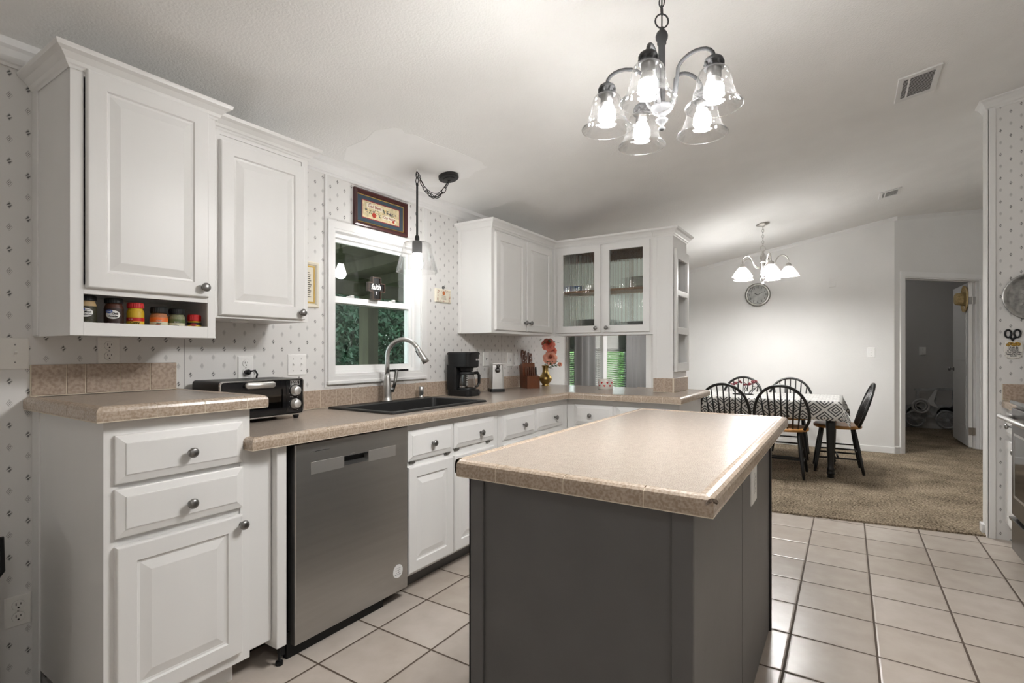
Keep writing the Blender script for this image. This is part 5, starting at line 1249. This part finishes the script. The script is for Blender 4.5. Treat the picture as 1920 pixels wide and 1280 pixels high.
hl = thing('fill_lamp', (5.9, -2.7, 2.5), 'added fill lamp in the hall behind the patterned stub wall', 'lamp')  # added unseen source to lift the ceiling and carpet on this side
zhl = zc(-2.7)
m = MB(Matrix.Translation((5.9,-2.7,zhl)) @ Matrix.Rotation(tilt, 4, 'X')); m.lathe([(.16,.002),(.16,-.03),(.15,-.035),(.001,-.035)], (0,0,0), 32); m.build('base', NICK, hl)
m = MB(); bulb(m, (5.9,-2.7,zhl-.11), 1.2); m.build('bulb', bulbmat('hall', 1), hl)
bl_ = thing('fill_lamp', (8.9, .25, 2.3), 'small added fill lamp inside the dim room beyond the doorway', 'lamp')  # added out of view so the room past the doorway is less dark
m = MB(); m.tube([(8.9,.25,2.36),(8.9,.25,zc(.25)+.01)], .01, 8); m.lathe([(.012,2.36),(.03,2.35),(.03,2.33),(.012,2.325)], (8.9,.25,0), 16); m.build('stem', NICK, bl_)
m = MB(); bulb(m, (8.9,.25,2.29)); m.build('bulb', bulbmat('bedroom_fill', 1), bl_)

# ---- ceiling vents
def vent(lab, x0, x1, y0, y1):
    t = thing('ceiling_vent', ((x0+x1)/2, (y0+y1)/2, zc((y0+y1)/2)), lab, 'vent')
    M4 = Matrix.Translation(((x0+x1)/2, (y0+y1)/2, zc((y0+y1)/2))) @ Matrix.Rotation(-tilt, 4, 'X'); a, b = (x1-x0)/2, (y1-y0)/2
    m = MB(M4); f_ = .026
    for q in ((-a,a,-b,-b+f_),(-a,a,b-f_,b),(-a,-a+f_*1.3,-b+f_,b-f_),(a-f_*1.3,a,-b+f_,b-f_),(-a+f_,a-f_,-.004-b*.0+b*.45,.004+b*.45)): m.box(*q, -.008, .001, .001, 1)
    m.build('frame', TRIMW, t)
    m = MB(M4); m.box(-a+.01,a-.01,-b+.01,b-.01,-.002,.001); m.build('duct', SLOT, t)
    m = MB(M4); n_ = 15
    for k in range(n_):
        x = -a+f_*1.3 + (2*a-2.6*f_)*(k+.5)/n_; m.loops([[(x+.0025,-b+f_,-.0055),(x+.0030,-b+f_,-.0065),(x-.0025,-b+f_,-.0078),(x-.0030,-b+f_,-.0068)],[(x+.0025,b-f_,-.0055),(x+.0030,b-f_,-.0065),(x-.0025,b-f_,-.0078),(x-.0030,b-f_,-.0068)]])
    m.build('louvres', TRIMW, t)
vent('larger ceiling vent nearer the chandelier, with dark louvres', 3.555, 3.885, -.43, -.235)
vent('smaller looking ceiling vent farther back by the diagonal wall', 6.02, 6.27, -.43, -.255)

# ================================================================== DINING AREA
FZ = .012
TX0, TX1, TY0, TY1, TZ = 5.56, 6.42, .045, 1.42, .722
t = thing('dining_table', ((TX0+TX1)/2, (TY0+TY1)/2, FZ), 'dining table on turned black legs under the patterned cloth', 'table')
m = MB(); m.box(TX0, TX1, TY0, TY1, TZ-.024, TZ, .006); m.build('tabletop', HONEY, t)
m = MB(); m.frame((TX0+.07, TY0+.07, TZ-.10), X_, Y_, Z_, TX1-TX0-.14, TY1-TY0-.14, .022, .076); m.build('apron', BLKW, t)
for x in (TX0+.095, TX1-.095):
    for y in (TY0+.085, TY1-.085):
        m = MB(); m.sm = True; m.lathe([(.026,FZ),(.028,.02),(.024,.035),(.033,.045),(.034,.06),(.027,.072),(.031,.082),(.031,.095),(.025,.108),(.028,.20),(.034,.36),(.039,.50),(.038,.54),(.030,.555),(.038,.565),(.030,.58),(.038,.592),(.038,.62),(.038,.70)], (x,y,0), 20); m.build('leg', BLKW, t)
# cloth with printed pattern (unfolded coordinates as UVs)
def tablecloth():
    bm = bmesh.new(); uvl = bm.loops.layers.uv.new('UVMap'); e = .006; x0, x1, y0, y1, z = TX0-e, TX1+e, TY0-e, TY1+e, TZ+.0035
    N_, M_ = 26, 40; V = {}
    def pt(u, v):
        """u,v in cloth plane; beyond the edge the cloth hangs"""
        x, y = u, v; dx = max(0, x0-u, u-x1); dy = max(0, y0-v, v-y1)
        ex = min(max(u, x0), x1); ey = min(max(v, y0), y1); sx = -1 if u < x0 else 1; sy = -1 if v < y0 else 1
        drop = 0
        if dx > 0 and dy > 0:
            r_ = math.hypot(dx, dy); drop = r_*.92 if True else 0
            return Vector((ex + sx*dx*.36, ey + sy*dy*.36, z - min(drop, .33)))
        w_ = .010*sin(v*17)*min(1, dx/.1) + .010*sin(u*19)*min(1, dy/.1)
        return Vector((ex + sx*(dx*.10 + w_*(dx > 0)), ey + sy*(dy*.10 + w_*(dy > 0)), z - max(dx, dy)*.99))
    H_ = .175
    us = [x0-H_+H_*k/5 for k in range(5)] + [x0+(x1-x0)*k/N_ for k in range(N_)] + [x1+H_*k/5 for k in range(6)]
    vs = [y0-H_+H_*k/5 for k in range(5)] + [y0+(y1-y0)*k/M_ for k in range(M_)] + [y1+H_*k/5 for k in range(6)]
    G = [[bm.verts.new(pt(u, v)) for v in vs] for u in us]
    for i in range(len(us)-1):
        for j in range(len(vs)-1):
            f = bm.faces.new((G[i][j], G[i+1][j], G[i+1][j+1], G[i][j+1])); f.smooth = True
            for lp, (a, b) in zip(f.loops, ((us[i],vs[j]),(us[i+1],vs[j]),(us[i+1],vs[j+1]),(us[i],vs[j+1]))): lp[uvl].uv = (b, a)
    bmesh.ops.recalc_face_normals(bm, faces=bm.faces)
    me = bpy.data.meshes.new('tablecloth'); bm.to_mesh(me); bm.free(); me.materials.append(cloth_pattern())
    o = bpy.data.objects.new('tablecloth', me); COL.objects.link(o)
    md = o.modifiers.new('thickness', 'SOLIDIFY'); md.thickness = .0016; md.offset = 1
    return tag(o, 'black and white geometric patterned cloth over the dining table', 'tablecloth')
tablecloth()
# chairs
def make_chair():
    t = thing('windsor_chair', (0,0,0), 'chair', 'chair', 'hoop back chairs around the dining table')
    m = MB(); ring = []
    for k in range(36):
        a = 2*pi*k/36; c_, s_ = cos(a), sin(a); x = .215*(abs(c_)**.72)*(1 if c_ > 0 else -1)*(1-.06*s_*(s_ < 0)); y = .205*(abs(s_)**.72)*(1 if s_ > 0 else -1); ring.append((x*(1.0 if y > -.1 else .95), y))
    m.sm = True
    m.loops([[(x*.93,y*.93,.425) for x, y in ring],[(x,y,.434) for x, y in ring],[(x,y,.446) for x, y in ring],[(x*.95,y*.95,.456) for x, y in ring],[(x*.6,y*.6-.02,.449) for x, y in ring],[(x*.2,y*.2-.03,.446) for x, y in ring]]); m.build('seat', HONEY, t, True)
    for sx in (-1, 1):
        for sy in (-1, 1):
            a = Vector((sx*.135, sy*.13, .428)); b = Vector((sx*.185, sy*(.195 if sy > 0 else .205), .0))
            m = MB(); m.sm = True; m.tube([a.lerp(b, f) for f in (0,.12,.45,.8,1)], [.013,.016,.0185,.015,.0125], 10); m.build('leg', BLKW, t, True)
    m = MB(); m.sm = True
    for sx in (-1, 1):
        m.tube([(sx*.168, .172, .14), (sx*.168, 0, .142), (sx*.168, -.178, .14)], [.007,.010,.007], 8)
        m.tube([(sx*.155, .158, .23), (sx*.155, 0, .232), (sx*.155, -.165, .23)], [.006,.009,.006], 8)
    m.tube([(-.168, .0, .142), (0, .0, .144), (.168, .0, .142)], [.007,.010,.007], 8)
    m.tube([(-.168, -.165, .19), (0, -.168, .192), (.168, -.165, .19)], [.006,.009,.006], 8); m.build('stretchers', BLKW, t, True)
    def hoop(f):
        a = pi*(f); 
        w_ = .232*cos(pi*f) if True else 0
        h = .452 + .405*(max(0.0, sin(pi*f))**.62)
        return Vector((w_*(1.0 if h > .55 else (.80+.2*(h-.452)/.098)), -.165 - .135*((h-.452)/.405), h))
    m = MB(); m.sm = True; m.tube([hoop(k/40) for k in range(41)], .0135, 10); m.build('hoop', BLKW, t, True)
    for k in range(7):
        x0 = -.135 + .045*k; x1 = -.168 + .056*k
        f = math.acos(max(-1, min(1, x1/.232)))/pi; p = hoop(f)
        m = MB(); m.sm = True; a = Vector((x0, -.158, .45)); m.tube([a, a.lerp(p, .45), p], [.0068,.0082,.0058], 8); m.build('spindle', BLKW, t, True)
    return t
c0 = make_chair()
spots = [((5.60, .515, FZ), -90, 'black hoop back chair on the near side, nearest the open floor'), ((5.60, 1.01, FZ), -90, 'black hoop back chair on near side, next to the peninsula end'),
         ((6.60, .55, FZ), 92, 'black hoop back chair on far side, right under the blank wall'), ((6.60, 1.08, FZ), 88, 'black hoop back chair on far side, behind the red flower stand'),
         ((6.08, .085, FZ), 4, 'black hoop back chair at table end, seen from its side')]
for i, (p, a, lb) in enumerate(spots):
    o = c0 if i == 0 else copy_tree(c0)
    o.location = p; o.rotation_euler = (0, 0, radians(a)); o['label'] = lb
# centrepiece
fs = thing('flower_stand', (5.95, .93, TZ+.006), 'small wire stand with dark red flowers on the patterned cloth', 'centrepiece')
m = MB(); r = random.Random(6); zb = TZ+.007
for k in range(9):
    a = 2*pi*k/9; p = Vector((5.95, .93, zb)); q_ = p + Vector((.09*cos(a), .13*sin(a), r.uniform(.06,.14)))
    m.tube([p+Vector((.05*cos(a),.07*sin(a),0)), p+Vector((.10*cos(a),.10*sin(a),.04)), q_-Vector((0,.02,.02)), q_], .0032, 6)
m.tube([Vector((5.95+.07*cos(a), .93+.10*sin(a), zb+.003)) for a in [2*pi*k/20 for k in range(20)]], .004, 6, close=True); m.build('wire', BLKM, fs)
m = MB(); m.sm = True
for k in range(8):
    a = 2*pi*k/8+.3; p = Vector((5.95+.08*cos(a), .93+.12*sin(a), zb+r.uniform(.08,.14)))
    for j in range(6): 
        q_ = p + Vector((r.uniform(-.014,.014), r.uniform(-.014,.014), r.uniform(-.010,.010))); m.lathe([(.001,-.010),(.010,-.004),(.011,.003),(.005,.010),(.001,.011)], q_, 8)
m.build('blossoms', mat('dark_red_petal', (.16,.02,.03), .6, var=.5, scale=60), fs)
# clock
ck = thing('wall_clock', (FX-.02, .975, 1.92), 'round pewter framed clock with numerals on the far dining wall', 'clock')
CC = Vector((FX-.001, .975, 1.917)); cm4 = axisM((-1,0,0))
m = MB(); m.sm = True; m.lathe([(.138,0),(.150,.004),(.152,.018),(.142,.032),(.134,.030),(.126,.034),(.118,.024),(.116,.014)], CC, 48, M=cm4, cap0=False, cap1=False); m.build('rim', mat('antique_pewter', (.34,.335,.31), .35, .9, var=.3, scale=30), ck)
m = MB(); m.lathe([(.121,.010),(.121,.014),(.001,.014)], CC, 40, M=cm4); fc = m.build('dial', mat('aged_dial', (.50,.51,.49), .6, var=.2, scale=14), ck)
m = MB()
for k in range(1, 13):
    a = pi/2 - 2*pi*k/12; text_bm(m, str(k), .036, lambda u,v,w_, a=a: (CC.x-.0150-w_, CC.y - (.096*cos(a)+u), CC.z + .096*sin(a)+v), .0005, bold=.0005)
for k in range(60):
    a = 2*pi*k/60; p = CC + Vector((-.0146, .075*cos(a), .075*sin(a))); m.box(p.x-.0005, p.x, p.y-.0012, p.y+.0012, p.z-.0012, p.z+.0012)
m.build('numerals', INK, fc)
for ang, L, w_ in ((60+10, .052, .005), (-62, .075, .0038)):
    a = radians(90-ang) if ang < 0 else radians(90-ang)
    m = MB(); d = Vector((0, -cos(radians(90+ (-ang if False else 0)))*0, 0))
    th = radians({70: 150, -62: 28}[ang]); d = Vector((0, -cos(th), sin(th))); s_ = Vector((0, -d.z, d.y)); b = CC + Vector((-.017, 0, 0))
    m.loops([[b-d*.012-s_*w_*.5, b+d*L*.6-s_*w_, b+d*L, b+d*L*.6+s_*w_, b-d*.012+s_*w_*.5], [q_ + Vector((-.0008,0,0)) for q_ in (b-d*.012-s_*w_*.5, b+d*L*.6-s_*w_, b+d*L, b+d*L*.6+s_*w_, b-d*.012+s_*w_*.5)]]); m.build('hand', BLKM, ck)
m = MB(); m.lathe([(.117,.0255),(.117,.0265),(.001,.0265)], CC, 40, M=cm4); m.build('glass', CLEAR, ck)
# curtains, blinds, rod
def curtain(lab, x0, x1, y=2.300, amp=.028, folds=5):
    t = MB(); n_ = 70; f = []; b = []
    for i in range(n_+1):
        u = i/n_; x = x0+(x1-x0)*u; yy = y + amp*sin(2*pi*folds*u)*(.7+.3*sin(7*u)); f.append((x, yy)); b.append((x, yy+.003))
    t.sm = True; t.loops([[(x, y_, .06) for x, y_ in f+b[::-1]], [(x, y_, 2.08) for x, y_ in f+b[::-1]]])
    return tag(t.build('curtain', CURT), lab, 'curtain', 'grey curtains at the dining window')
curtain('grey curtain hanging left of the window mullion, seen under cabinet', 4.72, 5.21, folds=3)
curtain('grey curtain at right end of the dining window', 6.17, 6.88, folds=4)
t = thing('curtain_rod', (5.9, 2.30, 2.10), 'dark curtain rod above the dining window', 'rod')
m = MB(); m.tube([(4.6,2.30,2.105),(7.15,2.30,2.105)], .010, 10); m.build('pole', BLKM, t)
m = MB()
for x in (4.7, 7.05): m.tube([(x,2.30,2.105),(x,2.379,2.105)], .006, 8)
m.build('bracket', BLKM, t)
def blind(lab, x0, x1):
    t = thing('window_blind', ((x0+x1)/2, 2.42, 1.3), lab, 'blind', 'blinds in the dining window')
    m = MB(); m.box(x0, x1, 2.395, 2.435, 1.965, 2.0); m.build('headrail', BLIND, t)
    m = MB(); z = 1.95
    while z > .66:
        k_ = .0118 if z > 1.225 else .0035; d_ = .006 if z > 1.225 else .0125
        m.loops([[(x, 2.414-d_, z-k_), (x, 2.414+d_, z+k_), (x, 2.414+d_, z+k_+.0008), (x, 2.414-d_, z-k_+.0008)] for x in (x0, x1)]); z -= .0225
    m.build('slats', BLIND, t)
    m = MB()
    for x in (x0+.10, x1-.10): m.tube([(x, 2.414, .65), (x, 2.414, 1.97)], .0012, 5)
    m.box(x0, x1, 2.402, 2.426, .63, .648); m.build('ladder_cords', BLIND, t)
blind('white slatted blind in the left half of dining window', 4.78, 5.61)
blind('white slatted blind in the right half of dining window', 5.735, 6.58)

# ================================================================== RANGE SIDE
rg = thing('range', (3.68, -1.17, 0), 'black stainless electric range with a long bar handle at the right edge', 'stove')
RX0, RX1, RY = 3.29, 4.048, -.79
m = MB(); m.box(RX0, RX1, -1.52, RY-.02, .05, .885, .004); m.build('body', STEELD, rg)
m = MB(); m.box(RX0, RX1, -1.53, RY+.008, .885, .905, .004); m.build('cooktop', BLKG, rg)
m = MB(); m.box(RX0+.003, RX1-.003, RY-.02, RY, .255, .86, .004); od = m.build('oven_door', STEELD, rg)
m = MB(); m.frame((RX0+.06, RY, .36), X_, Z_, Y_, RX1-RX0-.12, .36, .012, .003); m.build('window_trim', STEELL, od)
m = MB(); m.box(RX0+.07, RX1-.07, RY-.001, RY+.0015, .37, .71); m.build('window', BLKG, od)
m = MB(); m.sm = True; m.tube([(RX0+.01, RY+.05, .808), (RX1+.005, RY+.05, .808)], .014, 14); m.tube([(RX1-.04, RY-.002, .808), (RX1-.04, RY+.05, .808)], .011, 10); m.tube([(RX0+.04, RY-.002, .808), (RX0+.04, RY+.05, .808)], .011, 10); m.build('handle', STEELL, od)
m = MB(); m.box(RX0+.003, RX1-.003, RY-.02, RY, .055, .225, .004); m.box(RX0+.003, RX1-.003, RY-.02, RY+.012, .225, .24, .003); m.build('drawer', STEELD, rg)
m = MB(); m.box(RX0+.02, RX1-.02, -1.4, RY-.06, 0, .05); m.build('kick', BLK, rg)
m = MB(); m.box(RX0, RX1, -1.548, -1.50, .885, 1.03, .004); m.build('back_panel', STEELD, rg)
c = thing('base_cabinet', (4.23, -1.2, 0), 'narrow white cabinet between the range and the patterned stub wall', 'cabinet')
m = MB(); m.box(4.056, 4.404, -1.54, -.845, .09, .832); m.box(4.056, 4.404, -1.54, -.92, 0, .09); m.build('body', WHITE, c)
front('drawer', c, (4.395, -.845, .66), (-1,0,0), (0,1,0), .33, .14, DRAWR, (.165, .07))
front('door', c, (4.395, -.845, .115), (-1,0,0), (0,1,0), .33, .52, DOORR, (.30, .48))

# ================================================================== DIM ROOM BEHIND THE DOORWAY
t = thing('straw_hat', H + LU*.30 + LN*.08 + Vector((0,0,1.75)), 'pale straw hat hung at the top of the open door', 'hat')
hc = H + LU*.13 + LN*.038 + Vector((0,0,1.83)); hM = axisM(LN) @ Matrix.Scale(.82, 4)
STRAW = mat('straw', (.56,.43,.22), .8, var=.25, scale=60)
m = MB(Matrix.Translation(hc) @ hM); m.sm = True; m.lathe([(.20,.028),(.19,.006),(.15,.000),(.102,.008),(.100,.012),(.095,.07),(.088,.115),(.07,.130),(.001,.132)], (0,0,0), 36, cap0=False); m.build('brim_and_crown', STRAW, t)
m = MB(Matrix.Translation(hc) @ hM); m.sm = True; m.lathe([(.103,.014),(.1015,.04),(.1005,.04),(.101,.014)], (0,0,0), 36, cap0=False, cap1=False); m.build('band', mat('straw_band', (.40,.30,.15), .8), t)
cw = thing('car_wall_art', (10.05, -.9, .05), 'old fashioned car shaped metal cutout standing in the dim room', 'wall art')
AX = 10.06; AY = -.755
def car(pts): return [(AY - u*.60, FZ+v*.86) for u, v in pts]
ART = mat('grey_metal_art', (.40,.41,.42), .45, .4, var=.35, scale=9); ART2 = mat('pale_metal_art', (.62,.62,.62), .4, .3)
m = MB()
for pts in ([(.18,.70),(.98,.74),(1.0,.69),(.18,.66)], [(.22,.66),(.27,.66),(.30,.42),(.25,.42)], [(.58,.68),(.63,.68),(.63,.40),(.58,.40)], [(.93,.70),(.985,.70),(.97,.36),(.91,.36)], [(.25,.45),(.97,.42),(.95,.24),(.55,.22),(.50,.30),(.25,.30)],
            [(-.02,.40),(.25,.43),(.25,.26),(.02,.24)], [(-.05,.20),(1.0,.20),(1.0,.235),(-.05,.235)], [(.64,.32),(.72,.38),(.86,.39),(.98,.34),(1.04,.26),(1.02,.24),(.92,.32),(.80,.345),(.70,.33),(.66,.24),(.62,.24)],
            [(.04,.32),(.12,.38),(.26,.385),(.38,.32),(.46,.22),(.43,.21),(.34,.30),(.22,.345),(.12,.33),(.05,.24),(.02,.26)]):
    m.prism(car(pts), AX, AX+.012, 'yz')
m.build('body', ART, cw)
for u, big in ((.12, .125), (.50, .135)):
    m = MB(); wc = Vector((AX-.006, AY-u, FZ+big+.015)); m.tube([wc+Vector((0,big*.92*cos(a),big*.92*sin(a))) for a in [2*pi*k/30 for k in range(30)]], .014, 8, close=True)
    for k in range(10):
        a = pi*k/10; d = Vector((0,cos(a),sin(a)))*big*.9; m.tube([wc-d, wc+d], .0045, 6)
    m.lathe([(.03,0),(.026,.012),(.001,.014)], wc, 14, M=axisM((-1,0,0))); m.build('wheel', ART, cw)
m = MB(); wc = Vector((AX-.02, AY-.19, FZ+.34)); m.tube([wc+Vector((0,.10*cos(a),.10*sin(a))) for a in [2*pi*k/26 for k in range(26)]], .016, 8, close=True); m.tube([wc+Vector((0,.065*cos(a),.065*sin(a))) for a in [2*pi*k/26 for k in range(26)]], .008, 8, close=True)
m.prism([(wc.y-.07, wc.z+.07),(wc.y-.17,wc.z+.26),(wc.y-.20,wc.z+.26),(wc.y-.15,wc.z+.08),(wc.y-.21,wc.z-.02),(wc.y-.11,wc.z+.02)], AX-.03, AX-.018, 'yz'); m.build('spare_wheel', ART2, cw)
nb = thing('nightstand', (9.75, -.52, FZ), 'dark wooden furniture edge at the left of the dim doorway', 'furniture')
m = MB(); m.box(9.5, 9.95, -.655, -.2, FZ+.02, .40, .006); m.build('case', OAKD, nb)
m = MB(); m.box(9.49, 9.96, -.665, -.19, .40, .42, .006); m.build('top', OAKD, nb)

# ================================================================== OUTSIDE
m = MB(); m.box(-6, 16, 2.52, 40, -.75, -.70); struct(m.build('ground', LAWN))
pr = sroot('porch', (4.5, 4.0, -.70))
m = MB(); m.loops([[(x, 2.52, 2.42),(x, 6.0, 2.12),(x, 6.0, 2.16),(x, 2.52, 2.46)] for x in (.6, 9.0)]); m.build('porch_roof', PORCHW, pr)
m = MB()
for k in range(11):
    x = .9 + .78*k; m.loops([[(a, 2.52, 2.30),(a, 5.6, 2.02),(a, 5.6, 2.15),(a, 2.52, 2.42)] for a in (x, x+.04)])
m.build('rafters', PORCHW, pr)
m = MB(); m.box(.6, 9.0, 5.4, 5.5, 1.92, 2.10); m.build('beam', PORCHW, pr)
for x in (4.81, 8.2, 1.4):
    m = MB(); m.box(x-.09, x+.09, 5.32, 5.50, -.70, 1.93, .006); m.build('post', PORCHW, pr)
m = MB(); m.box(.6, 9.0, 2.52, 5.6, -.70, -.02); m.build('porch_deck', PORCHW, pr)
def foliage(name, lab, n, box_, mt, sz, seed, nback=0):
    r = random.Random(seed); vs = []; fs_ = []
    for k in range(n+nback):
        x, y, z = (r.uniform(*box_[i]) for i in range(3)); big = 1.0
        if k >= n: y = box_[1][1] + r.uniform(0, .5); big = 3.2
        zt_ = box_[2][0] + (box_[2][1]-box_[2][0])*(.75+.25*sin(x*1.3+seed)*sin(x*.47))
        if z > zt_: z = r.uniform(box_[2][0], zt_)
        d = Vector((r.uniform(-1,1), r.uniform(-1,1), r.uniform(-.8,.8))).normalized(); s_ = d.cross(Vector((r.uniform(-1,1), r.uniform(-1,1), r.uniform(-1,1)))).normalized(); L = sz*big*r.uniform(.6,1.4); b = len(vs); p = Vector((x,y,z))
        vs += [p-d*L, p+s_*L*.42, p+d*L, p-s_*L*.42]; fs_.append((b,b+1,b+2,b+3))
    me = bpy.data.meshes.new(name); me.from_pydata([tuple(v) for v in vs], [], fs_); me.materials.append(mt)
    o = bpy.data.objects.new(name, me); COL.objects.link(o); tag(o, lab, 'foliage', kind='stuff'); return o
foliage('foliage', 'dense dark green foliage beyond the porch, seen through the sink window', 62000, ((-1.5, 13.0), (8.2, 10.4), (-.7, 4.4)), LEAF1, .075, 11, 9000)
foliage('foliage', 'lighter yellow green foliage outside the dining window', 14000, ((13.8, 24.0), (7.5, 10), (-.7, 2.0)), LEAF2, .10, 12, 2500)
